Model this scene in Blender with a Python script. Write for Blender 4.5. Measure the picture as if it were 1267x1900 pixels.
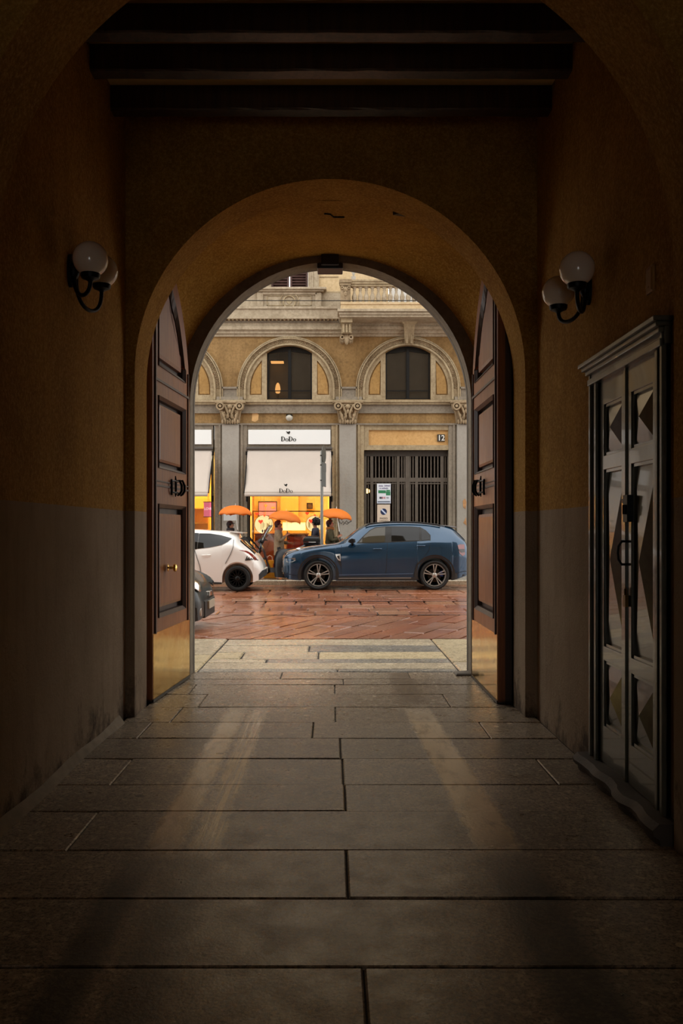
import bpy, bmesh, math, random
from math import sin, cos, pi, sqrt, radians
from mathutils import Vector
from mathutils.geometry import tessellate_polygon

random.seed(7)
for o in list(bpy.data.objects):
    bpy.data.objects.remove(o)
scene = bpy.context.scene
COL = scene.collection

# ------------------------------------------------------------------ camera, sky, exposure
EYE = 1.42                                   # eye height in the passage
cam_data = bpy.data.cameras.new('camera')
cam = bpy.data.objects.new('camera', cam_data)
COL.objects.link(cam)
cam.location = (0, 0, EYE)
cam.rotation_euler = (pi / 2, 0, 0)
cam_data.sensor_fit = 'AUTO'
cam_data.sensor_width = 36
cam_data.lens = 31.07
cam_data.shift_x = 0.0087
cam_data.shift_y = 0.0174
cam_data.clip_end = 200
scene.camera = cam

world = bpy.data.worlds.new('overcast_sky')
scene.world = world
world.use_nodes = True
bg = world.node_tree.nodes['Background']
bg.inputs[0].default_value = (1.0, 0.985, 0.96, 1)
bg.inputs[1].default_value = 1.0

scene.view_settings.view_transform = 'Standard'
scene.view_settings.look = 'None'
scene.view_settings.gamma = 1
scene.view_settings.use_curve_mapping = False
scene.view_settings.exposure = 1.2
scene.cycles.use_denoising = True
scene.cycles.max_bounces = 14
scene.cycles.diffuse_bounces = 8
scene.cycles.glossy_bounces = 6
scene.cycles.transparent_max_bounces = 12
scene.cycles.caustics_reflective = False
scene.cycles.caustics_refractive = False
scene.cycles.sample_clamp_indirect = 6

# ------------------------------------------------------------------ helpers
ORG = {}                                     # world origin of every object that may be a parent


class MB:
    """collects faces and links them as ONE mesh object"""
    def __init__(s, tf=None):
        s.v, s.f, s.m, s.tf = [], [], [], tf

    def add(s, verts, faces, m=0):
        n = len(s.v)
        s.v += [tuple(s.tf(p)) if s.tf else tuple(p) for p in verts]
        s.f += [tuple(i + n for i in f) for f in faces]
        s.m += [m] * len(faces)
        return s

    def box(s, x0, x1, y0, y1, z0, z1, m=0):
        return s.add([(x0, y0, z0), (x1, y0, z0), (x1, y1, z0), (x0, y1, z0), (x0, y0, z1), (x1, y0, z1), (x1, y1, z1), (x0, y1, z1)],
                     [(0, 3, 2, 1), (4, 5, 6, 7), (0, 1, 5, 4), (1, 2, 6, 5), (2, 3, 7, 6), (3, 0, 4, 7)], m)

    def frust(s, x0, x1, z0, z1, y0, y1, d, m=0):
        """raised field seen along y: rectangle at y0, inset by d at y1"""
        v = [(x0, y0, z0), (x1, y0, z0), (x1, y0, z1), (x0, y0, z1), (x0 + d, y1, z0 + d), (x1 - d, y1, z0 + d), (x1 - d, y1, z1 - d), (x0 + d, y1, z1 - d)]
        return s.add(v, [(4, 5, 6, 7), (0, 1, 5, 4), (1, 2, 6, 5), (2, 3, 7, 6), (3, 0, 4, 7), (0, 3, 2, 1)], m)

    def plate(s, outer, holes, d0, d1, m=0, ax='y', back=True):
        """polygon in the (a,b) plane with holes, extruded along the third axis from d0 to d1"""
        def P(a, b, d):
            return (a, d, b) if ax == 'y' else ((d, a, b) if ax == 'x' else (a, b, d))
        loops = [outer] + list(holes)
        tris = tessellate_polygon([[Vector((a, b, 0)) for a, b in lp] for lp in loops])
        flat = [p for lp in loops for p in lp]
        n = len(flat)
        v = [P(a, b, d0) for a, b in flat] + [P(a, b, d1) for a, b in flat]
        f = [tuple(t) for t in tris]
        if back:
            f += [tuple(i + n for i in reversed(t)) for t in tris]
        k = 0
        for lp in loops:
            L = len(lp)
            for i in range(L):
                j = (i + 1) % L
                f.append((k + i, k + j, k + j + n, k + i + n))
            k += L
        return s.add(v, f, m)

    def tube(s, path, r, n=8, m=0, cap=True):
        path = [Vector(p) for p in path]
        rs = r if isinstance(r, (list, tuple)) else [r] * len(path)
        v, f = [], []
        up = Vector((0, 0, 1))
        pu = None
        for i, p in enumerate(path):
            t = (path[min(i + 1, len(path) - 1)] - path[max(i - 1, 0)]).normalized()
            if pu is None:
                a = up if abs(t.dot(up)) < .9 else Vector((1, 0, 0))
                u = t.cross(a).normalized()
            else:
                u = (pu - t * pu.dot(t)).normalized()
            pu = u
            w = t.cross(u)
            for k in range(n):
                q = 2 * pi * k / n
                v.append(p + (u * cos(q) + w * sin(q)) * rs[i])
        for i in range(len(path) - 1):
            for k in range(n):
                f.append((i * n + k, i * n + (k + 1) % n, (i + 1) * n + (k + 1) % n, (i + 1) * n + k))
        if cap:
            f.append(tuple(range(n)))
            f.append(tuple(range((len(path) - 1) * n, len(path) * n)))
        return s.add(v, f, m)

    def lathe(s, prof, c, axis='z', n=16, m=0, cap=True):
        """profile of (radius, height) about an axis through c"""
        v, f = [], []
        for r, h in prof:
            for k in range(n):
                q = 2 * pi * k / n
                a, b = r * cos(q), r * sin(q)
                v.append((c[0] + a, c[1] + b, c[2] + h) if axis == 'z' else ((c[0] + a, c[1] + h, c[2] + b) if axis == 'y' else (c[0] + h, c[1] + a, c[2] + b)))
        for i in range(len(prof) - 1):
            for k in range(n):
                f.append((i * n + k, i * n + (k + 1) % n, (i + 1) * n + (k + 1) % n, (i + 1) * n + k))
        if cap and prof[0][0] > 1e-6:
            f.append(tuple(range(n)))
        if cap and prof[-1][0] > 1e-6:
            f.append(tuple(range((len(prof) - 1) * n, len(prof) * n)))
        return s.add(v, f, m)

    def ball(s, c, r, n=12, m=0, sc=(1, 1, 1)):
        v, f = [], []
        k = n // 2
        for i in range(k + 1):
            t = pi * i / k
            for j in range(n):
                q = 2 * pi * j / n
                v.append((c[0] + r * sc[0] * sin(t) * cos(q), c[1] + r * sc[1] * sin(t) * sin(q), c[2] + r * sc[2] * cos(t)))
        for i in range(k):
            for j in range(n):
                f.append((i * n + j, (i + 1) * n + j, (i + 1) * n + (j + 1) % n, i * n + (j + 1) % n))
        return s.add(v, f, m)

    def ring(s, cx, cz, r0, r1, a0, a1, y0, y1, n=32, m=0):
        """arc of rectangular section in the x-z plane"""
        v, f = [], []
        for i in range(n + 1):
            a = a0 + (a1 - a0) * i / n
            for r, y in ((r0, y0), (r1, y0), (r1, y1), (r0, y1)):
                v.append((cx + r * cos(a), y, cz + r * sin(a)))
        for i in range(n):
            for k in range(4):
                f.append((i * 4 + k, i * 4 + (k + 1) % 4, i * 4 + 4 + (k + 1) % 4, i * 4 + 4 + k))
        if abs(abs(a1 - a0) - 2 * pi) > 1e-4:
            f += [(0, 1, 2, 3), (n * 4, n * 4 + 1, n * 4 + 2, n * 4 + 3)]
        return s.add(v, f, m)

    def loft(s, rings, closed=False, caps=False, m=0):
        n = len(rings[0])
        v = [p for r in rings for p in r]
        f = []
        for i in range(len(rings) - 1):
            for k in range(n if closed else n - 1):
                f.append((i * n + k, i * n + (k + 1) % n, (i + 1) * n + (k + 1) % n, (i + 1) * n + k))
        if caps:
            f += [tuple(range(n)), tuple(range((len(rings) - 1) * n, len(rings) * n))]
        return s.add(v, f, m)

    def build(s, name, mat, parent=None, loc=None, smooth=0, bev=0, fix=True, weld=False):
        if parent is not None:
            org = ORG[parent.name]
        elif loc is not None:
            org = loc
        else:
            xs, ys, zs = zip(*s.v)
            org = ((min(xs) + max(xs)) / 2, (min(ys) + max(ys)) / 2, min(zs))
        me = bpy.data.meshes.new(name)
        me.from_pydata([(a - org[0], b - org[1], c - org[2]) for a, b, c in s.v], [], s.f)
        mats = mat if isinstance(mat, (list, tuple)) else [mat]
        for q in mats:
            me.materials.append(q)
        if len(mats) > 1:
            me.polygons.foreach_set('material_index', s.m)
        bm = bmesh.new()
        bm.from_mesh(me)
        if weld:
            bmesh.ops.remove_doubles(bm, verts=bm.verts, dist=1e-5)
        if fix:
            bmesh.ops.recalc_face_normals(bm, faces=bm.faces)
        bm.to_mesh(me)
        bm.free()
        if smooth:
            me.polygons.foreach_set('use_smooth', [True] * len(me.polygons))
            me.set_sharp_from_angle(angle=radians(smooth))
        o = bpy.data.objects.new(name, me)
        COL.objects.link(o)
        if parent is not None:
            o.parent = parent
        else:
            o.location = org
        ORG[o.name] = org
        if bev:
            b = o.modifiers.new('edge', 'BEVEL')
            b.width = bev
            b.segments = 2
            b.limit_method = 'ANGLE'
        return o


def T(o, label=None, cat=None, group=None, kind=None):
    if label:
        o['label'] = label
    if cat:
        o['category'] = cat
    if group:
        o['group'] = group
    if kind:
        o['kind'] = kind
    return o


def thing(name, loc, label=None, cat=None, group=None, kind=None, parent=None):
    o = bpy.data.objects.new(name, None)
    o.empty_display_size = .1
    COL.objects.link(o)
    if parent is not None:
        p = ORG[parent.name]
        o.parent = parent
        o.location = (loc[0] - p[0], loc[1] - p[1], loc[2] - p[2])
    else:
        o.location = loc
    ORG[o.name] = tuple(loc)
    return T(o, label, cat, group, kind)


def dup_child(o, parent, loc):
    """copy of a part (and its sub-parts) placed at loc relative to the parent"""
    c = o.copy()
    COL.objects.link(c)
    c.parent = parent
    c.location = loc
    for ch in o.children:
        d = ch.copy()
        COL.objects.link(d)
        d.parent = c
    return c


def dup(o, loc, **kw):
    """copy of a thing with copies of its parts and their sub-parts"""
    r = o.copy()
    COL.objects.link(r)
    r.location = loc
    for ch in list(o.children):
        c = ch.copy()
        COL.objects.link(c)
        c.parent = r
        for g in list(ch.children):
            d = g.copy()
            COL.objects.link(d)
            d.parent = c
    return T(r, **kw)


def text_polys(s, size, bold=False):
    cu = bpy.data.curves.new('t', 'FONT')
    cu.body = s
    cu.size = size
    cu.align_x = 'CENTER'
    cu.offset = .012 * size if bold else 0
    o = bpy.data.objects.new('t', cu)
    COL.objects.link(o)
    dg = bpy.context.evaluated_depsgraph_get()
    me = bpy.data.meshes.new_from_object(o.evaluated_get(dg))
    v = [tuple(q.co) for q in me.vertices]
    f = [tuple(p.vertices) for p in me.polygons]
    bpy.data.objects.remove(o)
    bpy.data.meshes.remove(me)
    bpy.data.curves.remove(cu)
    return v, f


def lettering(mb, s, cx, z, y, size, wide=1.0, m=0, bold=False):
    """flat lettering facing -Y with its baseline at z"""
    v, f = text_polys(s, size, bold)
    mb.add([(cx + a * wide, y, z + b) for a, b, c in v], f, m)


# ------------------------------------------------------------------ materials
def hexc(h):
    c = [int(h[i:i + 2], 16) / 255 for i in (0, 2, 4)]
    return tuple((x / 12.92 if x <= .04045 else ((x + .055) / 1.055) ** 2.4) for x in c) + (1,)


class NM:
    def __init__(s, name):
        s.m = bpy.data.materials.new(name)
        s.m.use_nodes = True
        s.t = s.m.node_tree
        s.b = s.t.nodes['Principled BSDF']
        s.pos = None

    def n(s, typ, **kw):
        x = s.t.nodes.new(typ)
        for k, v in kw.items():
            setattr(x, k, v)
        return x

    def link(s, a, b):
        s.t.links.new(a, b)

    def coord(s, kind='pos'):
        if kind == 'pos':
            return s.n('ShaderNodeNewGeometry').outputs['Position']
        return s.n('ShaderNodeTexCoord').outputs['Object']

    def mapped(s, c, scale):
        mp = s.n('ShaderNodeMapping')
        mp.inputs['Scale'].default_value = scale
        s.link(c, mp.inputs['Vector'])
        return mp.outputs[0]

    def noise(s, c, scale, detail=4, rough=.6, dist=0):
        x = s.n('ShaderNodeTexNoise')
        x.inputs['Scale'].default_value = scale
        x.inputs['Detail'].default_value = detail
        x.inputs['Roughness'].default_value = rough
        x.inputs['Distortion'].default_value = dist
        s.link(c, x.inputs['Vector'])
        return x.outputs['Fac']

    def ramp(s, fac, lo, hi, a=0., b=1.):
        x = s.n('ShaderNodeMapRange')
        x.inputs['From Min'].default_value = lo
        x.inputs['From Max'].default_value = hi
        x.inputs['To Min'].default_value = a
        x.inputs['To Max'].default_value = b
        s.link(fac, x.inputs['Value'])
        return x.outputs[0]

    def mix(s, fac, a, b, mode='MIX'):
        x = s.n('ShaderNodeMix', data_type='RGBA', blend_type=mode)
        for k, q in ((0, fac), (6, a), (7, b)):
            if hasattr(q, 'links'):
                s.link(q, x.inputs[k])
            else:
                x.inputs[k].default_value = q
        return x.outputs[2]

    def math(s, op, a, b=None, c=None):
        x = s.n('ShaderNodeMath', operation=op)
        for k, q in enumerate((a, b, c)):
            if q is None:
                continue
            if hasattr(q, 'links'):
                s.link(q, x.inputs[k])
            else:
                x.inputs[k].default_value = q
        return x.outputs[0]

    def sep(s, c):
        x = s.n('ShaderNodeSeparateXYZ')
        s.link(c, x.inputs[0])
        return x.outputs

    def bump(s, h, strength=.2, dist=.01):
        x = s.n('ShaderNodeBump')
        x.inputs['Strength'].default_value = strength
        x.inputs['Distance'].default_value = dist
        s.link(h, x.inputs['Height'])
        s.link(x.outputs[0], s.b.inputs['Normal'])

    def set(s, **kw):
        names = dict(col='Base Color', rough='Roughness', metal='Metallic', spec='Specular IOR Level', coat='Coat Weight', coatr='Coat Roughness',
                     emit='Emission Color', est='Emission Strength', trans='Transmission Weight', alpha='Alpha', sheen='Sheen Weight')
        for k, v in kw.items():
            q = s.b.inputs[names[k]]
            if hasattr(v, 'links'):
                s.link(v, q)
            else:
                q.default_value = v
        return s

    def random(s):
        return s.n('ShaderNodeObjectInfo').outputs['Random']


def plain(name, col, rough=.6, metal=0, spec=.5, var=0., vscale=6, bump=0, bscale=60, coat=0, obj=True, rnd=0., stretch=None):
    """one colour with mild procedural variation, grain and per-piece tone"""
    k = NM(name)
    col = hexc(col) if isinstance(col, str) else col
    k.set(rough=rough, metal=metal, spec=spec, coat=coat, coatr=.03)
    c = k.coord('obj' if obj else 'pos')
    if stretch:
        c = k.mapped(c, stretch)
    out = col
    if var:
        f = k.noise(c, vscale, 6, .65)
        out = k.mix(k.ramp(f, .3, .72), tuple(x * (1 - var) for x in col[:3]) + (1,), tuple(min(1, x * (1 + var * .6)) for x in col[:3]) + (1,))
    if rnd:
        r = k.ramp(k.random(), 0, 1, 1 - rnd, 1 + rnd)
        cb = k.n('ShaderNodeCombineXYZ')
        for i in range(3):
            k.link(r, cb.inputs[i])
        out = k.mix(1.0, out, cb.outputs[0], 'MULTIPLY')
    k.set(col=out)
    if bump:
        k.bump(k.noise(c, bscale, 3), bump, .01)
    return k.m


def emit(name, col, strength):
    k = NM(name)
    col = hexc(col) if isinstance(col, str) else col
    k.set(col=col, emit=col, est=strength, rough=.5)
    return k.m


def plaster_mat(name, dado=True):
    """ochre limewash over a grey painted dado, mottled, scuffed and flaking near the floor"""
    k = NM(name)
    c = k.coord()
    x, y, z = k.sep(c)
    n1 = k.noise(c, 1.3, 6, .65)
    n2 = k.noise(k.mapped(c, (7, 7, 1.2)), 1.0, 5, .7)
    fine = k.noise(c, 48, 4, .8)
    och = k.mix(k.ramp(n1, .35, .7), hexc('a0732b'), hexc('bd8f40'))
    och = k.mix(k.ramp(n2, .45, .8, 0, .55), och, hexc('855a22'))
    och = k.mix(k.ramp(fine, .5, .68, 0, .55), och, hexc('dcb46c'))
    och = k.mix(k.ramp(fine, .5, .34, 0, .5), och, hexc('76501f'))
    out = och
    if dado:
        gry = k.mix(k.ramp(n1, .35, .7), hexc('97836c'), hexc('ab967e'))
        gry = k.mix(k.ramp(n2, .5, .85, 0, .6), gry, hexc('766350'))
        # flaking and dirt, denser towards the base of the wall
        n3 = k.noise(k.mapped(c, (2, 2, 1.6)), 1.7, 8, .72, .2)
        low = k.ramp(z, 0, .55, .22, -.08)
        flake = k.ramp(k.math('ADD', n3, low), .62, .78)
        gry = k.mix(k.math('MULTIPLY', flake, .8), gry, hexc('352c25'))
        pale = k.ramp(k.math('ADD', k.noise(k.mapped(c, (6, 6, 2)), 2.1, 6, .7), low), .93, .96)
        gry = k.mix(pale, gry, hexc('a39584'))
        edge = k.math('ADD', z, k.ramp(k.noise(c, 14, 3), 0, 1, -.004, .004))
        out = k.mix(k.math('GREATER_THAN', edge, 1.563), gry, och)
    k.set(col=out, rough=.85, spec=.12)
    h = k.math('ADD', k.math('MULTIPLY', k.noise(c, 32, 6, .75), 1.0), k.math('MULTIPLY', n1, .6))
    k.bump(h, .7, .016)
    return k.m


def slab_mat(name, c0, c1, dark, rough, tracks=False):
    k = NM(name)
    c = k.coord()
    n1 = k.noise(c, 1.8, 6, .6)
    sp = k.noise(c, 55, 2, .85)
    sp2 = k.noise(c, 24, 4, .8)
    out = k.mix(k.ramp(n1, .35, .7), hexc(c0), hexc(c1))
    out = k.mix(k.ramp(sp, .47, .60, 0, .85), out, hexc(dark))
    out = k.mix(k.ramp(sp2, .53, .62, 0, .6), out, hexc('d8c8aa'))
    out = k.mix(k.ramp(k.noise(c, 9, 5, .75), .5, .72, 0, .45), out, hexc(dark))
    r = k.ramp(k.random(), 0, 1, .82, 1.12)
    cb = k.n('ShaderNodeCombineXYZ')
    for i in range(3):
        k.link(r, cb.inputs[i])
    out = k.mix(1.0, out, cb.outputs[0], 'MULTIPLY')
    rr = k.ramp(k.noise(c, 6, 5, .7), .3, .7, rough - .08, rough + .14)
    if tracks:
        x, y, z = k.sep(c)
        wob = k.ramp(k.noise(c, 9, 6, .75), .25, .75, -.03, .03)
        xx = k.math('ADD', x, wob)

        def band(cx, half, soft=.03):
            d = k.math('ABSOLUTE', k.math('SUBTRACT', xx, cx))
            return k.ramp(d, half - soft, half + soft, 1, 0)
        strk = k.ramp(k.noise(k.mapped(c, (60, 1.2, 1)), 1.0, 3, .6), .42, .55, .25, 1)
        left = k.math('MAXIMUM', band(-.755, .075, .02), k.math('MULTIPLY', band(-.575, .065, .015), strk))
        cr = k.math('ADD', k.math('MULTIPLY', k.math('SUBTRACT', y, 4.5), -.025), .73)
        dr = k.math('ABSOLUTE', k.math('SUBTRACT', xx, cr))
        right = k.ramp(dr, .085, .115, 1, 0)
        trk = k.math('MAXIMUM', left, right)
        # wheel tracks: street sheen painted pale further in, dark wet stone near the camera
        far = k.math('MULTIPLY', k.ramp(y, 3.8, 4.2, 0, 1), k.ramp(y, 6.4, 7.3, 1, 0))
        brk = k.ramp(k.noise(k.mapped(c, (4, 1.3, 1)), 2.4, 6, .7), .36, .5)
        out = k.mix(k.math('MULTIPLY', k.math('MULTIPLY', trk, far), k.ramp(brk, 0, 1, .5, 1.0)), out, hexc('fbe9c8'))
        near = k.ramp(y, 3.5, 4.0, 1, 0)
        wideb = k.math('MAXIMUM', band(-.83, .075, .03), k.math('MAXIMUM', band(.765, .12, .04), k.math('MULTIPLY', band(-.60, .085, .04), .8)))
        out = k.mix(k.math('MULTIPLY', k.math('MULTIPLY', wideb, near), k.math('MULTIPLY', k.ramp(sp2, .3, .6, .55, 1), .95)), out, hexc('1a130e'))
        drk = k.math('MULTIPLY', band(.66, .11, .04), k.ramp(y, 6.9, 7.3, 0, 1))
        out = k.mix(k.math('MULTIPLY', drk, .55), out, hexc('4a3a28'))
        # a scatter of pale gum spots and dark blots
        vo = k.n('ShaderNodeTexVoronoi')
        vo.inputs['Scale'].default_value = 4.2
        vo.inputs['Randomness'].default_value = 1
        k.link(c, vo.inputs['Vector'])
        gate = k.ramp(k.noise(c, .9, 2), .48, .56)
        spot = k.math('MULTIPLY', k.math('LESS_THAN', vo.outputs['Distance'], .085), gate)
        out = k.mix(k.math('MULTIPLY', spot, .85), out, hexc('efdfbf'))
        vo2 = k.n('ShaderNodeTexVoronoi')
        vo2.inputs['Scale'].default_value = 1.9
        k.link(k.mapped(c, (1, 1.4, 1)), vo2.inputs['Vector'])
        out = k.mix(k.math('MULTIPLY', k.math('LESS_THAN', vo2.outputs['Distance'], .05), .8), out, hexc('1c1713'))
    if tracks:                               # rain carried in: damp and smooth by the street and along the wheel tracks
        wet = k.math('MAXIMUM', k.math('MULTIPLY', trk, far), k.ramp(y, 6.0, 8.2, 0, .75))
        rr = k.math('ADD', k.math('MULTIPLY', rr, k.math('SUBTRACT', 1.0, wet)), k.math('MULTIPLY', wet, .13))
    k.set(col=out, rough=rr, spec=.62)
    k.bump(k.math('ADD', k.noise(c, 60, 3, .7), k.math('MULTIPLY', n1, 1.5)), .2, .006)
    return k.m


def stucco(name, c0, c1, stain, rough=.85, streak=.5, dirt=1.0):
    k = NM(name)
    c = k.coord()
    n1 = k.noise(c, .8, 7, .65)
    n2 = k.noise(k.mapped(c, (3.2, 3.2, .45)), 1.0, 6, .7)
    fine = k.noise(c, 14, 5, .7)
    out = k.mix(k.ramp(n1, .32, .7), hexc(c0), hexc(c1))
    out = k.mix(k.ramp(n2, .46, .78, 0, streak), out, hexc(stain))
    out = k.mix(k.ramp(fine, .46, .74, 0, .6 * dirt), out, hexc(stain))
    out = k.mix(k.ramp(k.noise(c, 3.1, 6, .7), .5, .75, 0, .5 * dirt), out, hexc(stain))
    k.set(col=out, rough=rough, spec=.3)
    k.bump(fine, .4, .02)
    return k.m


def wood_mat(name, c0, c1, rough=.35):
    k = NM(name)
    c = k.coord('obj')
    w = k.noise(k.mapped(c, (16, 16, 1.0)), 1.6, 6, .65, .4)
    big = k.noise(c, 1.1, 4)
    out = k.mix(k.ramp(w, .3, .7), hexc(c0), hexc(c1))
    out = k.mix(k.ramp(big, .45, .75, 0, .5), out, hexc(c0))
    k.set(col=out, rough=k.ramp(big, .3, .7, rough - .08, rough + .12), spec=.5)
    k.bump(w, .12, .004)
    return k.m


def road_mat(name):
    k = NM(name)
    c = k.coord()
    r = k.random()
    n1 = k.noise(c, 2.2, 6, .65)
    sp = k.noise(c, 40, 3, .7)
    cr = k.n('ShaderNodeValToRGB')
    e = cr.color_ramp.elements
    e[0].position, e[0].color = 0, hexc('8a5236')
    e[1].position, e[1].color = 1, hexc('ab7a58')
    for p, h in ((.3, '9c5d3c'), (.55, 'b06e48'), (.8, '8f5c42')):
        q = e.new(p)
        q.color = hexc(h)
    k.link(r, cr.inputs[0])
    out = k.mix(k.ramp(n1, .35, .7, 0, .6), cr.outputs[0], hexc('6b4534'))
    out = k.mix(k.ramp(sp, .5, .75, 0, .4), out, hexc('b08a70'))
    k.set(col=out, rough=k.ramp(k.noise(c, 1.1, 5, .65), .35, .65, .12, .34), spec=.6)
    k.bump(k.math('ADD', k.noise(c, 5, 4, .7), k.math('MULTIPLY', sp, .25)), .14, .012)
    return k.m


def thin_glass(name, tint=(1, 1, 1, 1), refl=.12, rough=.02):
    m = bpy.data.materials.new(name)
    m.use_nodes = True
    t = m.node_tree
    t.nodes.remove(t.nodes['Principled BSDF'])
    out = t.nodes['Material Output']
    tr = t.nodes.new('ShaderNodeBsdfTransparent')
    tr.inputs[0].default_value = tint
    gl = t.nodes.new('ShaderNodeBsdfGlossy')
    gl.inputs['Roughness'].default_value = rough
    lw = t.nodes.new('ShaderNodeFresnel')
    lw.inputs[0].default_value = 1.5
    ad = t.nodes.new('ShaderNodeMath')
    ad.operation = 'ADD'
    ad.use_clamp = True
    ad.inputs[1].default_value = refl
    t.links.new(lw.outputs[0], ad.inputs[0])
    mx = t.nodes.new('ShaderNodeMixShader')
    t.links.new(ad.outputs[0], mx.inputs[0])
    t.links.new(tr.outputs[0], mx.inputs[1])
    t.links.new(gl.outputs[0], mx.inputs[2])
    t.links.new(mx.outputs[0], out.inputs[0])
    return m


PLASTER = plaster_mat('ochre_plaster_grey_dado')
CEIL = stucco('pale_ceiling_limewash', 'f3d898', 'f8e2ac', 'e5c07c', streak=.3, dirt=.4)
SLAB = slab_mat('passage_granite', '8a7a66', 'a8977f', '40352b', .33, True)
PAVE = slab_mat('street_granite', 'b9aa90', 'd6c6a6', '7a6d59', .22)
PAVEY = slab_mat('yellowish_granite', 'c0ae88', 'd8c69e', '8a7a5c', .26)
PAVEG = slab_mat('grey_wet_granite', '8d8980', 'a5a096', '5c5850', .18)
MORTAR = plain('dark_joint', '2e2620', .9, var=.5, obj=False)
ROAD = road_mat('wet_red_porphyry')
BEAM = wood_mat('blackened_beam', '20130a', '4d311b', .5)
WOOD = wood_mat('door_walnut', '743a12', '9c5f2a', .36)
WOODD = wood_mat('door_walnut_dark', '2a170e', '45291a', .4)
BRASS = NM('worn_brass')
_c = BRASS.coord('obj')
BRASS.set(col=BRASS.mix(BRASS.ramp(BRASS.noise(_c, 5, 5), .35, .7), hexc('dab055'), hexc('f0cf80')), metal=1.0, rough=BRASS.ramp(BRASS.noise(_c, 9, 4), .3, .7, .10, .22))
BRASS.bump(BRASS.noise(_c, 3.0, 2), .12, .02)
BRASS = BRASS.m
IRON = plain('black_iron', '0b0a0a', .45, metal=.6, var=.3)
BLACKM = plain('black_lacquer', '08080a', .35)
OPAL = plain('opal_glass', 'f0e2ce', .12, spec=.5, coat=.4)
EDGE = plain('stone_frame', '5f564a', .8, var=.3, bump=.3, obj=False)
PORTAL = stucco('portal_stone', '6c6152', '8a7d6a', '4b4238')
FACE = stucco('ochre_facade', '8f7044', 'a58558', '5a4327')
LINTEL = stucco('orange_panel_stucco', 'c89c62', 'd6ac74', 'ab8048', streak=.2)
LUNET = stucco('lunette_ochre', 'a27e48', 'b38e58', '7c5c34', streak=.4)
FACEL = stucco('warm_stone', 'a28f70', 'b9a888', '6f5c42', streak=.65)
FACEG = stucco('grey_stone', '857b6c', '988d7c', '60574b', streak=.4)
FACEC = stucco('cream_stucco', 'cdb48a', 'd8c19c', 'a98d66', streak=.3)
FACEW = stucco('pale_stone', 'a99a82', 'bfb098', '786850', streak=.65)
PILA = stucco('pilaster_grey', '9a948a', 'a7a197', '837c70', streak=.3, dirt=.45)
CARVED = stucco('carved_stone', '9a8669', 'b09b7c', '59482f', streak=.65)
WHITE = plain('white_sign', 'eef0ee', .45)
AWN = plain('ecru_canvas', 'c8bcb0', .85, var=.05, vscale=2)
INK = plain('black_lettering', '15130f', .6)
SHUT = plain('brown_shutter', '4c3029', .6, var=.2)
DGREEN = plain('dark_green_gloss', '4d4d3f', .24, var=.3, vscale=9, coat=.35, bump=.08, bscale=14)
GATE = plain('grey_iron_gate', '62594f', .5, metal=.3, var=.2)
GLASS = thin_glass('window_glass', (.86, .86, .84, 1), .07)
GLASSD = thin_glass('dark_window_glass', (.78, .76, .73, 1), .04)

# ================================================================== THE PASSAGE (setting)
XL, XR, YE = -1.57, 1.55, 6.70               # side walls and end wall of the passage


def arch_outline(cx, r, zs, x0, x1, z0, z1, n=48):
    """wall outline with an arched opening down to z0"""
    p = [(x0, z0), (cx - r, z0)]
    p += [(cx - r * cos(pi * i / n), zs + r * sin(pi * i / n)) for i in range(n + 1)]
    p += [(cx + r, z0), (x1, z0), (x1, z1), (x0, z1)]
    return p


def arch_wall(name, cx, r, zs, x0, x1, z1, y0, y1, mat, z0=0):
    return T(MB().plate(arch_outline(cx, r, zs, x0, x1, z0, z1), [], y0, y1).build(name, mat, loc=(cx, y0, 0), smooth=30), kind='structure')


wall_left = T(MB().box(-2.3, XL, -5, YE, -.2, 4.9).build('wall_left', PLASTER), kind='structure')
wall_right = T(MB().plate([(-5, -.2), (YE, -.2), (YE, 4.9), (-5, 4.9)], [[(4.16, .06), (5.10, .06), (5.10, 2.29), (4.16, 2.29)]], XR, 1.72, ax='x')
               .box(1.72, 2.3, -5, YE, -.2, 4.9).build('wall_right', PLASTER), kind='structure')
ceiling = T(MB().box(-2.3, 2.3, -5, YE, 4.56, 4.9).build('ceiling', CEIL), kind='structure')
for i, y in enumerate((6.24, 5.71, 5.27, 4.84, 4.40, 2.9, 2.4, 1.9)):
    mb = MB()
    rng = random.Random(40 + i)
    rings = []
    n = 26
    for k in range(n + 1):                   # hewn timber: slightly wavering faces
        x = XL - .02 + (XR - XL + .04) * k / n
        a, b, c, d = [rng.uniform(-.0035, .0035) for _ in range(4)]
        rings.append([(x, y + a, 4.40 + b), (x, y + .015 + a, 4.392 + c), (x, y + .115 + d, 4.392 + c), (x, y + .13 + d, 4.40 + b), (x, y + .13, 4.58), (x, y, 4.58)])
    mb.loft(rings, closed=True, caps=True).build('beam', BEAM, ceiling)

wall_end = arch_wall('wall_end', -.02, 1.48, 2.60, -2.3, 2.3, 4.9, YE, 7.13, PLASTER)
wall_near = arch_wall('wall_arch', .012, 1.505, 2.577, -2.3, 2.3, 4.9, 3.50, 3.93, PLASTER)
arch_wall('wall_unseen_back', 0, .78, 1.6, -2.3, 2.3, 4.9, -5.3, -5.0, PLASTER)  # unseen back wall, its arch kept small to limit light from behind

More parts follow.
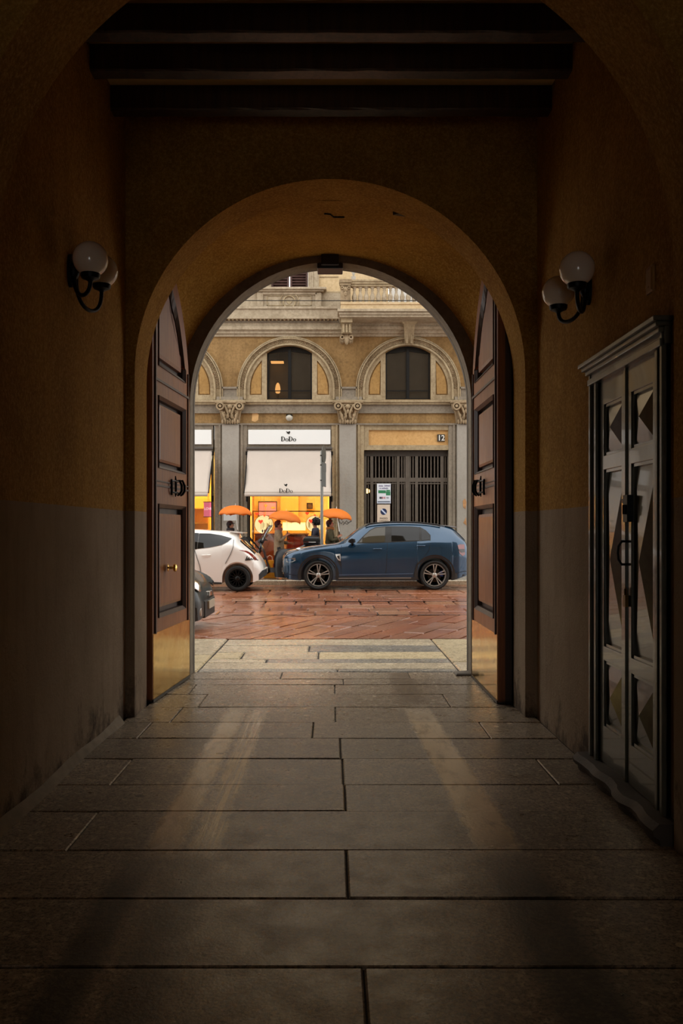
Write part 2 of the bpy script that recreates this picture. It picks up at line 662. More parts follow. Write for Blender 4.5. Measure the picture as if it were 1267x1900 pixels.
# door chamber behind the end wall: its vault flares from the street arch so that the leaves can swing under it
mb = MB()
rings = []
for i in range(21):
    t = i / 20
    y = 7.13 + 1.47 * t
    a, b, nn = 1.76 - .25 * t, 1.475 + .015 * t, 6.2 - 4.15 * t ** 1.1
    sec = [(-.02 - a, y, -.1), (-.02 - a, y, 1.3)]
    for k in range(41):
        q = pi * k / 40
        cc, ss = -cos(q), sin(q)
        sec.append((-.02 + a * math.copysign(abs(cc) ** (2 / nn), cc), y, 2.6 + b * ss ** (2 / nn)))
    sec += [(-.02 + a, y, 1.3), (-.02 + a, y, -.1)]
    rings.append(sec)
outer = [[(p[0] * 1.22, p[1], p[2] * 1.12) for p in r] for r in rings]
mb.loft(rings).loft(outer)
# flaked patches on the vault
vault = T(mb.build('wall_vault', PLASTER, loc=(0, 7.9, 0), smooth=40, fix=False), kind='structure')
FLAKE = plain('bare_render', '5d5647', .9, var=.4, vscale=12, bump=.4)
FLAKED = plain('crack_shadow', '17100a', .95)
mb = MB()
mb.plate([(.50, 7.34), (.56, 7.30), (.66, 7.315), (.74, 7.29), (.78, 7.31), (.70, 7.36), (.60, 7.38)], [], 4.035, 4.075, ax='z')
mb.build('flaked_patch', FLAKE, vault)
MB().tube([(-.07, 7.42, 4.073), (-.02, 7.43, 4.073), (.01, 7.50, 4.073), (.10, 7.50, 4.072)], .007, 5).build('crack', FLAKED, vault)

# street front of this building, with the portal
portal = arch_wall('wall_portal', -.019, 1.368, 2.655, -13, 13, 15, 8.60, 8.83, PORTAL)
mb = MB()
mb.ring(-.019, 2.66, 1.364, 1.43, 0, pi, 8.80, 8.87, 40).box(-1.449, -1.383, 8.80, 8.87, 0, 2.66).box(1.345, 1.411, 8.80, 8.87, 0, 2.66)
mb.build('portal_moulding', EDGE, portal, smooth=30)
mb = MB()
mb.box(-.15, .10, 8.60, 8.82, 3.965, 4.03).box(-.11, .06, 8.55, 8.62, 3.985, 4.10)
lp = mb.build('door_stop', BLACKM, bev=.008)
T(lp, 'black iron door stop under the crown of the street arch', 'door stop')

# ------------------------------------------------------------------ floor slabs of the passage
floor = T(MB().box(-1.9, 1.9, -5.3, 8.86, -.3, -.014).build('floor', MORTAR), kind='structure')


def slab(x0, x1, y0, y1, mat, parent, name='slab', top=0, gap=.0035, ch=.006, thick=.08, rng=random, tilt=.003, skew=None):
    x0, x1, y0, y1 = x0 + gap, x1 - gap, y0 + gap, y1 - gap
    z = [top + rng.uniform(-tilt, tilt) for _ in range(4)]
    c = [(x0, y0), (x1, y0), (x1, y1), (x0, y1)]
    if skew:
        c = [skew(*p) for p in c]
    mx, my = sum(p[0] for p in c) / 4, sum(p[1] for p in c) / 4
    v = [(p[0], p[1], top - thick) for p in c] + [(p[0], p[1], q - ch) for p, q in zip(c, z)]
    ins = []
    for p, q in zip(c, z):
        dx, dy = mx - p[0], my - p[1]
        ins.append((p[0] + ch * (1 if dx > 0 else -1), p[1] + ch * (1 if dy > 0 else -1), q))
    v += ins
    f = [(8, 9, 10, 11)]
    for k in range(4):
        j = (k + 1) % 4
        f += [(k, j, j + 4, k + 4), (k + 4, j + 4, j + 8, k + 8)]
    return MB().add(v, f).build(name, mat, parent)


rows = [(8.83, 8.42, (-.5, .75)), (8.42, 8.10, (.1,)), (8.10, 7.64, (-1.25, .02)), (7.64, 7.08, (-1.08, .95)), (7.08, 6.52, (.02, -1.2)), (6.52, 6.02, (-1.33, -.14, 1.08)),
        (6.02, 5.48, (.05,)), (5.48, 4.93, (-1.24, .06, 1.26)), (4.93, 4.46, (.065,)), (4.46, 3.92, (-1.18,)), (3.92, 3.405, (.06,)), (3.405, 2.875, ()),
        (2.875, 2.33, (.10,)), (2.33, 1.75, (-.6, .9)), (1.75, 1.15, (.2,)), (1.15, .5, (-.4,)), (.5, -.2, (.3,)), (-.2, -1.0, ()), (-1.0, -2, (.1,)), (-2, -3.2, ()), (-3.2, -5.2, (.3,))]
for y1, y0, js in rows:
    w0, w1 = (-1.56, 1.54) if y0 < 6.6 else ((-1.50, 1.46) if y0 > 7 else (-1.56, 1.54))
    xs = [w0] + sorted(js) + [w1]
    for a, b in zip(xs, xs[1:]):
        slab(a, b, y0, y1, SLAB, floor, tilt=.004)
# narrow strip of cement along the foot of the left wall
MB().loft([[(XL, y, .05 + .01 * sin(y * 5)), (XL + .035 + .01 * sin(y * 3.1), y, .0), (XL, y, -.02)] for y in [-5 + .25 * i for i in range(47)]], closed=True, caps=True) \
    .build('cement_fillet', plain('cement_fillet', '8a7b66', .9, var=.3, obj=False), floor)

# ------------------------------------------------------------------ double door leaves folded back in the chamber
def leaf(name, H, F, side, label, knob):
    H, F = Vector((H[0], H[1], 0)), Vector((F[0], F[1], 0))
    d = (F - H).normalized()
    nrm = Vector((-d.y, d.x, 0)) * (1 if side > 0 else -1)
    if nrm.x * side > 0:
        nrm = -nrm                            # towards the middle of the passage
    W = (F - H).length
    tf = lambda p: H + d * p[0] + nrm * p[1] + Vector((0, 0, p[2]))
    R, zs = 1.325, 2.62

    def top(u, inset=0):
        q = (R - inset) ** 2 - (R - u) ** 2
        return zs + sqrt(max(q, 0))
    N = 24
    outl = [(0, .015), (W, .015)] + [(W - W * i / N, top(W - W * i / N)) for i in range(N + 1)]
    root = thing(name, tf((W / 2, 0, 0)), kind='structure')
    T(root, label)
    MB(tf).plate(outl, [], -.085, -.03).build('panel_board', WOODD, root)
    # framing with the three panel openings
    pt = [(.17, 2.80), (W - .17, 2.80)] + [(u, top(u, .19)) for u in [W - .17 - (W - .17 - .24) * i / 14 for i in range(15)]]
    pt = pt[:-1] + [(.215, top(.24, .19) - .02), (.17, 2.92)]
    pm = [(.17, 1.94), (W - .17, 1.94), (W - .17, 2.55), (.17, 2.55)]
    pl = [(.17, .68), (W - .17, .68), (W - .17, 1.64), (.17, 1.64)]
    outf = [(.0, .015), (W, .015)] + [(W - W * i / N, top(W - W * i / N)) for i in range(N + 1)]
    MB(tf).plate(outf, [pt, pm, pl], .03, -.03, back=False).build('frame', WOOD, root)

    def inset(poly, dd):
        cx = sum(p[0] for p in poly) / len(poly)
        cz = sum(p[1] for p in poly) / len(poly)
        out = []
        for a, b in poly:
            ll = sqrt((a - cx) ** 2 + (b - cz) ** 2)
            k = 1 - dd * 1.25 / ll
            out.append((cx + (a - cx) * k, cz + (b - cz) * k))
        return out
    for poly in (pt, pm, pl):
        mb = MB(tf)
        for (o, i_, t) in ((poly, inset(poly, .035), .04),):
            n = len(o)
            for q in range(n):                # moulding round the opening
                r = (q + 1) % n
                mb.add([(o[q][0], .03, o[q][1]), (o[r][0], .03, o[r][1]), (o[r][0], t, o[r][1]), (o[q][0], t, o[q][1]),
                        (i_[q][0], .012, i_[q][1]), (i_[r][0], .012, i_[r][1]), (i_[r][0], -.03, i_[r][1]), (i_[q][0], -.03, i_[q][1])],
                       [(3, 2, 5, 4), (4, 5, 6, 7), (0, 1, 2, 3)])
        mb.build('panel_moulding', WOODD, root)
        f0, f1 = inset(poly, .09), inset(poly, .12)
        n = len(f0)
        mb = MB(tf)
        mb.add([(a, -.03, b) for a, b in f0] + [(a, .006, b) for a, b in f0] + [(a, .014, b) for a, b in f1],
               [tuple(range(2 * n, 3 * n))] + [(q, (q + 1) % n, (q + 1) % n + n, q + n) for q in range(n)] + [(q + n, (q + 1) % n + n, (q + 1) % n + 2 * n, q + 2 * n) for q in range(n)])
        mb.build('raised_panel', WOOD, root)
    # rails and edge strips
    MB(tf).box(.05, W - .05, .03, .042, 2.665, 2.685).box(.05, W - .05, .03, .04, 1.785, 1.80).box(.05, W - .05, .03, .04, 1.825, 1.835) \
        .box(W - .075, W - .055, .03, .045, .56, top(W) - .08).box(.075, .09, .03, .042, .56, 2.9).build('beading', WOODD, root)
    mb = MB(tf)
    n = 18                                    # slightly dented brass sheet
    g = [[(.015 + (W - .03) * i / n, .034 + .0012 * sin(i * 1.3 + j * .9) * (1 if 0 < i < n else 0), .03 + .535 * j / 8) for i in range(n + 1)] for j in range(9)]
    mb.loft(g).box(.015, W - .015, .02, .034, .03, .565)
    mb.build('kick_plate', BRASS, root, smooth=40)
    MB(tf).box(0, W, -.08, .04, .005, .028).build('bottom_rail', BLACKM, root)
    # wrought iron latch pull
    u, z = 0, 0
    mb = MB(lambda q: tf((W * .50 + q[0] * .62, .012 + q[1] * .75, 1.80 + q[2] * .62)))
    mb.tube([(u, .06, z + .16), (u, .065, z + .08), (u, .065, z - .10), (u, .06, z - .14)], [.006, .014, .014, .004], 8)
    mb.tube([(u + .15, .05, z + .075), (u + .08, .075, z + .085), (u, .07, z + .075), (u - .12, .08, z + .085)], .012, 8)
    mb.tube([(u + .13, .05, z - .075), (u + .07, .075, z - .085), (u, .07, z - .075), (u - .12, .08, z - .085)], .013, 8)
    for off, dep in ((-.10, .09), (-.17, .11)):
        mb.tube([(u + off + .02, .05, z + .09), (u + off, dep, z + .10), (u + off - .02, dep + .02, z + .03), (u + off - .02, dep + .02, z - .05), (u + off, dep, z - .10), (u + off + .02, dep - .02, z - .115)], .016, 8)
    mb.tube([(u + .12, .04, z + .10), (u + .16, .05, z + .06), (u + .16, .05, z - .06), (u + .12, .04, z - .11)], .014, 8)
    mb.build('latch_pull', IRON, root, smooth=50)
    if knob:
        mb = MB()
        c = tf((.79, .03, 1.09))
        mb.lathe([(.034, 0), (.034, .006), (.014, .012), (.012, .045), (.03, .052), (.036, .062), (.034, .074), (.018, .082), (0, .084)], (c.x, c.y, c.z), 'x', 18)
        mb.build('knob', BRASS, root, smooth=40)
    mb = MB(tf)
    for z in (.42, 1.72, 2.45):
        mb.lathe([(.016, 0), (.016, .16)], (-.01, .0, z), 'z', 10)
    mb.build('hinge', IRON, root, smooth=50)
    return root


leaf('door_1', (-1.405, 8.50), (-1.505, 7.24), -1, 'left leaf of the carved walnut street door, with a brass knob', True)
leaf('door_2', (1.372, 8.50), (1.376, 7.20), 1, 'right leaf of the carved walnut street door, folded back', False)

# ------------------------------------------------------------------ small dark green double door in the right wall
tf = lambda p: (XR - p[1], p[0], p[2])       # (along the wall, out of the wall, up)
d3 = T(thing('door_3', (XR, 4.63, 0), kind='structure'), 'dark green double door with diamond panels in the right wall')
mb = MB(tf)
for a, b in ((4.05, 4.165), (5.095, 5.21)):
    lo, hi = (a, b)
    inn = b if a < 4.5 else a
    s = 1 if a < 4.5 else -1
    mb.box(lo, hi, -.02, .024, .09, 2.30)
    mb.box(min(inn, inn - s * .035), max(inn, inn - s * .035), -.02, .034, .09, 2.27)
    oe = a if a < 4.5 else b
    mb.box(min(oe, oe + s * .03), max(oe, oe + s * .03), 0, .042, .09, 2.33)
    mb.box(min(inn, inn + s * .012), max(inn, inn + s * .012), -.10, .0, .09, 2.29)
mb.box(4.03, 5.23, 0, .035, 2.27, 2.40)
mb.box(4.05, 5.21, 0, .05, 2.265, 2.30).box(4.04, 5.22, 0, .06, 2.325, 2.35).box(4.025, 5.235, 0, .078, 2.35, 2.372).box(4.01, 5.25, 0, .095, 2.372, 2.395)
DCAP = plain('door_frame_paint', '514e40', .34, var=.35, vscale=7, coat=.25, bump=.15, bscale=20)
mb.build('frame', DCAP, d3, bev=.004)
for li, (a, b) in enumerate(((4.172, 4.628), (4.633, 5.088))):
    lf = MB(tf).box(a, b, -.05, -.014, .10, 2.27).build('leaf', DGREEN, d3)
    hs = []
    for z0, z1 in ((1.84, 2.13), (.76, 1.76), (.31, .68)):
        hs.append([(a + .075, z0), (b - .075, z0), (b - .075, z1), (a + .075, z1)])
    MB(tf).plate([(a, .10), (b, .10), (b, 2.27), (a, 2.27)], hs, .012, -.014, back=False).build('leaf_frame', DGREEN, lf, bev=.003)
    for z0, z1 in ((1.84, 2.13), (.76, 1.76), (.31, .68)):
        y0, y1 = a + .075, b - .075
        ym, zm = (y0 + y1) / 2, (z0 + z1) / 2
        mb = MB(tf)
        mb.add([(y0, -.014, z0), (y1, -.014, z0), (y1, -.014, z1), (y0, -.014, z1), (ym, .026, zm)], [(0, 1, 4), (1, 2, 4), (2, 3, 4), (3, 0, 4)])
        mb.build('diamond_panel', DGREEN, lf)
        mb = MB(tf)
        for q0, q1, r0, r1 in ((y0, y1, z1 - .016, z1), (y0, y1, z0, z0 + .016), (y0, y0 + .016, z0, z1), (y1 - .016, y1, z0, z1)):
            mb.box(q0, q1, -.014, .004, r0, r1)
        mb.build('panel_bead', DGREEN, lf)
MB(tf).box(4.615, 4.645, .0, .022, .10, 2.27).build('meeting_bead', DGREEN, d3, bev=.004)
mb = MB(tf)
mb.box(4.53, 4.60, .01, .04, 1.46, 1.60).lathe([(.011, 0), (.011, .05)], (4.56, .045, 1.50), 'z', 10).box(4.54, 4.65, .012, .03, 1.56, 1.585)
mb.build('rim_lock', IRON, d3, bev=.004)
mb = MB(tf)
mb.tube([(4.60, .01, 1.36), (4.60, .045, 1.36), (4.60, .062, 1.335), (4.60, .066, 1.30), (4.60, .062, 1.265), (4.60, .045, 1.24), (4.60, .01, 1.24)], .007, 8)
mb.build('pull_handle', IRON, d3, smooth=50)
mb = MB(tf)
mb.box(4.575, 4.615, .018, .036, 1.02, 1.08).tube([(4.61, .026, 1.08), (4.61, .026, 1.11), (4.595, .026, 1.12), (4.58, .026, 1.11), (4.58, .026, 1.08)], .004, 6)
mb.build('padlock', plain('tarnished_brass', '6e5226', .4, metal=.9, var=.3), d3)
mb = MB(tf)
rng = random.Random(5)
prof = []
for i in range(24):                          # stone step with a worn nose
    y = 3.96 + 1.30 * i / 23
    w = .115 + .012 * sin(i * .9) + rng.uniform(-.004, .004)
    h = .10 + .008 * sin(i * .55)
    prof.append([(y, -.10, h), (y, w - .03, h), (y, w, h - .03), (y, w - .005, .045), (y, w - .03, .03), (y, w - .04, -.02), (y, -.1, -.02)])
mb.loft(prof, closed=True, caps=True)
mb.build('step', plain('worn_step', '4a3f34', .7, var=.35, bump=.3, obj=False), d3, smooth=40)

cp = MB(tf).box(4.25, 4.34, 0, .012, 2.57, 2.70).frust(4.258, 4.332, 2.578, 2.692, .012, .016, .006).lathe([(.005, 0), (.005, .003)], (4.295, .016, 2.60), 'y', 8) \
    .build('cover_plate', plain('painted_plate', 'a3763a', .6), bev=.002)
T(cp, 'small square cover plate painted ochre high on the right wall above the door', 'cover plate')


# ------------------------------------------------------------------ twin globe wall lamps
def sconce(X, yb, zb, globes, ub, label):
    s = 1 if X < 0 else -1
    root = T(thing('wall_lamp', (X, yb, zb), label), None, 'wall lamp', 'twin globe wall lamps of the passage')
    mb = MB()
    pts = [(yb + .05 * cos(q), zb + .10 * sin(q)) for q in [2 * pi * i / 24 for i in range(24)]]
    mb.plate(pts, [], X, X + s * .018, ax='x')
    mb.ball((X + s * .03, yb, zb), .035, 12, sc=(.9, 1, 1.6))
    mb.build('bracket', IRON, root, smooth=40)
    for gx, gy, gz in globes:
        cz = gz - .112
        x0 = X + s * .035
        p = []
        A = Vector((x0, yb + (gy - yb) * .08, zb - .03))
        B = Vector((gx, gy, cz))
        for i in range(17):
            t = i / 16
            # U shaped: down from the bracket, along the bottom, up to the cup
            h = .5 - .5 * cos(pi * t)
            z = (A.z * (1 - t) + B.z * t) - (min(A.z, B.z) - ub) * (sin(pi * t)) ** .75
            p.append((A.x + (B.x - A.x) * h, A.y + (B.y - A.y) * h, z))
        MB().tube(p, .0125, 8).build('arm', IRON, root, smooth=60)
        MB().lathe([(.013, -.02), (.02, -.012), (.05, .0), (.056, .012), (.056, .03), (.05, .034), (0, .034)], (gx, gy, cz), 'z', 20).build('cup', IRON, root, smooth=40)
        MB().ball((gx, gy, gz), .101, 28).build('globe', OPAL, root, smooth=180)
    return root


sconce(XL, 5.27, 2.965, [(-1.40, 5.11, 2.985), (-1.45, 5.55, 3.045)], 2.765, 'wall lamp with two white glass globes on black iron arms, on the left wall')
sconce(XR, 5.33, 2.875, [(1.41, 5.10, 2.925), (1.42, 5.56, 2.915)], 2.69, 'wall lamp with two white glass globes on black iron arms, on the right wall')

# ================================================================== STREET GROUND
pavement = T(MB().box(-13, 13, 8.83, 11.50, -.4, -.014).build('pavement', MORTAR), kind='structure')
for x0, x1, y0, y1, m in [(-1.36, .05, 8.84, 9.02, PAVEG), (.05, 1.28, 8.84, 9.02, PAVEG), (-1.36, 1.28, 9.02, 9.42, PAVE), (-1.36, -.72, 9.42, 9.72, PAVE), (-.72, 1.28, 9.42, 9.72, PAVEG),
                          (-1.36, -1.02, 9.72, 10.26, PAVEY), (-1.02, -.16, 9.72, 10.26, PAVE), (-.16, 1.28, 9.72, 10.26, PAVEY),
                          (-1.36, -.28, 10.26, 10.86, PAVE), (-.28, 1.28, 10.26, 10.86, PAVEG), (-1.36, 1.28, 10.86, 11.48, PAVE)]:
    slab(x0, x1, y0, y1, m, pavement, gap=.008, ch=.014, tilt=.006)
for x0, x1, y0, y1, m in [(-2.0, -1.36, 8.84, 10.05, PAVEY), (-3.2, -2.0, 8.84, 10.05, PAVE), (-2.3, -1.36, 10.05, 11.48, PAVE), (-3.4, -2.3, 10.05, 11.48, PAVEY),
                          (1.28, 2.1, 8.84, 9.5, PAVE), (2.1, 3.3, 8.84, 9.5, PAVEY), (1.28, 2.3, 9.5, 11.48, PAVEY), (2.3, 3.5, 9.5, 11.48, PAVE)]:
    slab(x0, x1, y0, y1, m, pavement, gap=.008, ch=.014, top=.004, tilt=.006)
for s in (-1, 1):
    for i in range(7):
        x0 = s * 3.45 + s * 1.3 * i
        a, b = (x0, x0 + 1.3 * s) if s > 0 else (x0 + 1.3 * s, x0)
        slab(a, b, 8.84, 10.1, PAVE, pavement, gap=.008, ch=.014)
        slab(a, b, 10.1, 11.48, PAVEY, pavement, gap=.008, ch=.014)
# low threshold stones at the foot of the portal
slab(1.20, 1.42, 8.60, 8.80, EDGE, pavement, 'threshold_stone', top=.02, ch=.012)

road = T(MB().box(-14, 14, 11.50, 22.82, -.4, -.02).build('road', plain('wet_dark_joint', '1a120d', .25, var=.3, obj=False)), kind='structure')
rng = random.Random(11)
far = MB()


def stone(x0, x1, y0, y1, skew=None, gap=.011):
    cx = (x0 + x1) / 2
    cy = (y0 + y1) / 2
    c = [(x0, y0), (x1, y0), (x1, y1), (x0, y1)]
    if skew:
        c = [skew(*p) for p in c]
        cx, cy = skew(cx, cy)
    if abs(cx) < .175 * cy + .35 and cy < 20.9:
        slab(x0, x1, y0, y1, ROAD, road, 'paving_stone', gap=gap, ch=.016, thick=.06, rng=rng, tilt=.007, skew=skew)
    elif abs(cx) < 13:
        z = rng.uniform(-.006, .006)
        far.add([(p[0], p[1], z) for p in c], [(0, 1, 2, 3)])


# diagonal courses next to the pavement: long stones at about 25 degrees to the passage axis
ca, sa = cos(radians(-25)), sin(radians(-25))


def clip_diag():
    w, L = .31, 1.5
    for i in range(-48, 48):
        off = rng.uniform(0, L)
        for j in range(-8, 9):
            u0, u1 = i * w, (i + 1) * w
            v0, v1 = j * L + off, (j + 1) * L + off
            sk = lambda a, b: (a * ca - b * sa, 13.1 + a * sa + b * ca)
            P = [sk(u0, v0), sk(u1, v0), sk(u1, v1), sk(u0, v1)]
            ys = [p[1] for p in P]
            if max(ys) < 11.52 or min(ys) > 14.70:
                continue
            if max(ys) <= 14.70 and min(ys) >= 11.52:
                stone(u0, u1, v0, v1, sk, .009)
            else:                             # cut stones along the kerb line and the rail
                k = .014
                poly = [sk(u0 + k, v0 + k), sk(u1 - k, v0 + k), sk(u1 - k, v1 - k), sk(u0 + k, v1 - k)]
                for lim, sg in ((11.52, 1), (14.70, -1)):
                    out = []
                    for q in range(len(poly)):
                        a, b = poly[q], poly[(q + 1) % len(poly)]
                        ia, ib = (a[1] - lim) * sg >= 0, (b[1] - lim) * sg >= 0
                        if ia:
                            out.append(a)
                        if ia != ib:
                            t = (lim - a[1]) / (b[1] - a[1])
                            out.append((a[0] + (b[0] - a[0]) * t, lim))
                    poly = out
                    if len(poly) < 3:
                        break
                if len(poly) < 3:
                    continue
                cx = sum(p[0] for p in poly) / len(poly)
                z = rng.uniform(-.005, .005)
                if abs(cx) < 2.7:
                    n = len(poly)
                    MB().add([(p[0], p[1], -.06) for p in poly] + [(p[0], p[1], z) for p in poly],
                             [tuple(range(n, 2 * n))] + [(q, (q + 1) % n, (q + 1) % n + n, q + n) for q in range(n)]).build('paving_stone', ROAD, road)
                else:
                    far.add([(p[0], p[1], z) for p in poly], [tuple(range(len(poly)))])


clip_diag()
# straight courses along the tram rails
for y0, y1, L in ((14.79, 15.42, .56), (15.42, 16.06, .60), (16.06, 16.78, .66), (16.78, 17.50, .64), (17.62, 18.3, .66), (18.3, 19.05, .72), (19.05, 19.85, .74), (19.85, 20.8, .8), (20.8, 21.8, .8), (21.8, 22.8, .8)):
    x = -13 + rng.uniform(0, .4)
    while x < 13:
        l = L * rng.uniform(.85, 1.15)
        stone(x, x + l, y0, y1)
        x += l
T(far.build('outer_stones', ROAD, road, fix=False), kind='stuff')
RAIL = plain('wet_steel_rail', '3a332d', .22, metal=.9, var=.3, obj=False)
for y in (14.745, 17.56):
    MB().box(-13, 13, y - .035, y + .01, -.05, .001).box(-13, 13, y + .028, y + .04, -.05, .0).build('tram_rail', RAIL, road)

sidewalk = T(MB().box(-14, 14, 22.98, 27.6, -.3, .10).build('sidewalk', plain('sidewalk_bed', '3c342c', .4, var=.3, obj=False)), kind='structure')
x = -12.2
while x < 12:
    slab(x, x + 1.22, 22.80, 23.02, PAVE, sidewalk, 'kerb_stone', top=.12, ch=.02, thick=.2, tilt=.002)
    if abs(x) < 8:
        for y0 in (23.02, 24.0, 25.0, 26.0):
            slab(x + .3 * (y0 % 2), x + 1.22 + .3 * (y0 % 2), y0, y0 + (1.0 if y0 > 23.5 else .98), PAVEG, sidewalk, 'slab', top=.12, tilt=.002)
    x += 1.22

# ================================================================== BUILDING ACROSS THE STREET
YF = 27.0
SF = 1640 / YF


def fx(p, y=YF):
    return (p - 617) * y / 1640


def fz(p, y=YF):
    return EYE + (983 - p) * y / 1640


bld = T(thing('building', (fx(645), YF, .12)), 'ochre stucco building with arched windows, stone pilasters and shops, across the wet street', 'building')


def B(mb, name, mat, **kw):
    return mb.build(name, mat, bld, **kw)


BAYS = (317, 537, 757, 977)
SPR, RO = 722, 97                             # springing line and outer radius of the arches (in photo px on the facade)
zsp, ro = fz(SPR), RO / SF


def arch_window_outline(cx, hw, z0, ztop):
    r = (hw * hw + (.22) ** 2) / (2 * .22)
    p = [(cx - hw, z0), (cx + hw, z0)]
    a = math.asin(hw / r)
    for i in range(13):
        t = a - 2 * a * i / 12
        p.append((cx + r * sin(t), ztop - r + r * cos(t)))
    return p


holes = [arch_window_outline(fx(b), .69, fz(741), fz(641)) for b in BAYS]
z_band1, z_corn = fz(744), fz(625)
B(MB().plate([(-13, z_band1), (13, z_band1), (13, z_corn + .4), (-13, z_corn + .4)], holes, YF, YF + .4), 'wall', FACE)
# lower band under the arches: grey fascia, ochre frieze, thin ledge
B(MB().box(-13, 13, YF - .02, YF + .4, fz(766), fz(744)), 'fascia', FACEG)
B(MB().box(-13, 13, YF, YF + .4, fz(787), fz(766)), 'frieze', FACE)
B(MB().box(-13, 13, YF - .14, YF + .02, fz(747), fz(743)).box(-13, 13, YF - .09, YF + .02, fz(751), fz(747)), 'string_course', FACEL)
B(MB().box(-13, 13, YF - .10, YF + .02, fz(789), fz(786)).box(-13, 13, YF - .06, YF + .02, fz(767), fz(765.5)), 'ledge', FACEG)

BLIND = plain('grey_blind', '8f877c', .9, var=.15, vscale=2)
for bi, b in enumerate(BAYS):
    cx = fx(b)
    # archivolt in three mouldings
    mb = MB()
    mb.ring(cx, zsp, ro - .035, ro, 0, pi, YF - .10, YF + .02, 48)
    mb.ring(cx, zsp, ro - .085, ro - .055, 0, pi, YF - .14, YF + .02, 48)
    mb.ring(cx, zsp, ro - .22, ro - .035, 0, pi, YF - .06, YF + .02, 48)
    mb.ring(cx, zsp, ro - .27, ro - .22, 0, pi, YF - .12, YF + .02, 48)
    for s in (-1, 1):
        for r0, r1, d in ((ro - .035, ro, .10), (ro - .085, ro - .055, .14), (ro - .22, ro - .035, .06), (ro - .27, ro - .22, .12)):
            a0, a1 = cx + s * r0, cx + s * r1
            mb.box(min(a0, a1), max(a0, a1), YF - d, YF + .02, fz(742), zsp)
    av = B(mb, 'archivolt', FACEL, smooth=30)
    # carved ornament on the archivolt, far too fine to count
    mb = MB()
    rng = random.Random(bi)
    for i in range(84):
        a = pi * (i + .5) / 84
        for r, w in ((ro - .125, .026), (ro - .175, .03)):
            q = a + (.014 if r < ro - .15 else 0)
            mb.ball((cx + r * cos(q), YF - .065, zsp + r * sin(q)), w * rng.uniform(.7, 1.15), 6, sc=(1, .8, 1))
        mb.ball((cx + (ro - .045) * cos(a), YF - .09, zsp + (ro - .045) * sin(a)), .016, 6)
    T(mb.build('archivolt_ornament', CARVED, av), kind='stuff')
    # lunette: pale inner border, ochre sunk panels and window jambs
    ri = ro - .27
    for s in (-1, 1):
        xj = .69
        pts = []
        for i in range(13):
            a = .02 + (math.acos(min(1, (xj + .03) / ri)) - .02) * i / 12
            pts.append((cx + s * ri * cos(a), zsp + ri * sin(a)))
        outer = [(cx + s * (xj + .0), fz(742)), (cx + s * ri, fz(742))] + pts + [(cx + s * xj, zsp + sqrt(ri * ri - xj * xj))]
        pin = []
        r2 = ri - .115
        xi = xj + .15
        amax = math.acos(xi / r2)
        for i in range(11):
            a = amax * i / 10
            pin.append((cx + s * r2 * cos(a), zsp + r2 * sin(a) + .0))
        inner = [(cx + s * xi, fz(733)), (cx + s * r2, fz(733))] + pin[1:]
        lun = MB().plate(outer, [inner], YF - .045, YF + .01)
        if s > 0:
            pass
        B(lun, 'lunette_border', FACEL)
        i2 = [(cx + s * (xi + .035), fz(731)), (cx + s * (r2 - .04), fz(731))] + [(cx + s * (r2 - .04) * cos(a), zsp + (r2 - .04) * sin(a)) for a in [amax * .95 * k / 8 for k in range(1, 9)]]
        B(MB().plate(i2, [], YF - .025, YF + .01), 'lunette_panel', LUNET)
    # window
    wo = arch_window_outline(cx, .69, fz(741), fz(641))
    win = B(MB().plate(wo, [arch_window_outline(cx - .345, .295, fz(738), fz(645) - .02)[:2] + [(cx - .05, fz(650)), (cx - .64, fz(655))],
                            [(cx + .05, fz(738)), (cx + .64, fz(738)), (cx + .64, fz(655)), (cx + .05, fz(650))]], YF + .13, YF + .20).box(cx - .035, cx + .035, YF + .10, YF + .15, fz(741), fz(645)), 'window', BLACKM)
    for s in (-1, 1):
        MB().box(cx + s * .345 - .3, cx + s * .345 + .3, YF + .16, YF + .172, fz(739), fz(648)).build('pane', GLASSD, win)
        MB().box(cx + s * .345 - .3, cx + s * .345 + .3, YF + .14, YF + .17, fz(724.5), fz(723)).build('glazing_bar', BLACKM, win)
    # blinds and the room behind the panes
    for s in (-1, 1):
        yb_ = YF + (1.25 if bi == 1 and s < 0 else .24)
        MB().box(cx + s * .345 - .34, cx + s * .345 + .34, yb_, yb_ + .01, fz(741), fz(644)).build('blind', BLIND, win)
    # the room
    mb = MB()
    mb.box(cx - .9, cx + .9, YF + 1.9, YF + 2.0, 5.2, 7.5)
    mb.box(cx - 1.0, cx - .9, YF + .4, YF + 2, 5.2, 7.5).box(cx + .9, cx + 1.0, YF + .4, YF + 2, 5.2, 7.5).box(cx - 1, cx + 1, YF + .4, YF + 2, 7.4, 7.5).box(cx - 1, cx + 1, YF + .4, YF + 2, 5.2, 5.3)
    B(mb, 'room', plain('dim_room%d' % bi, '8d8478' if bi != 2 else '7a746b', .9))

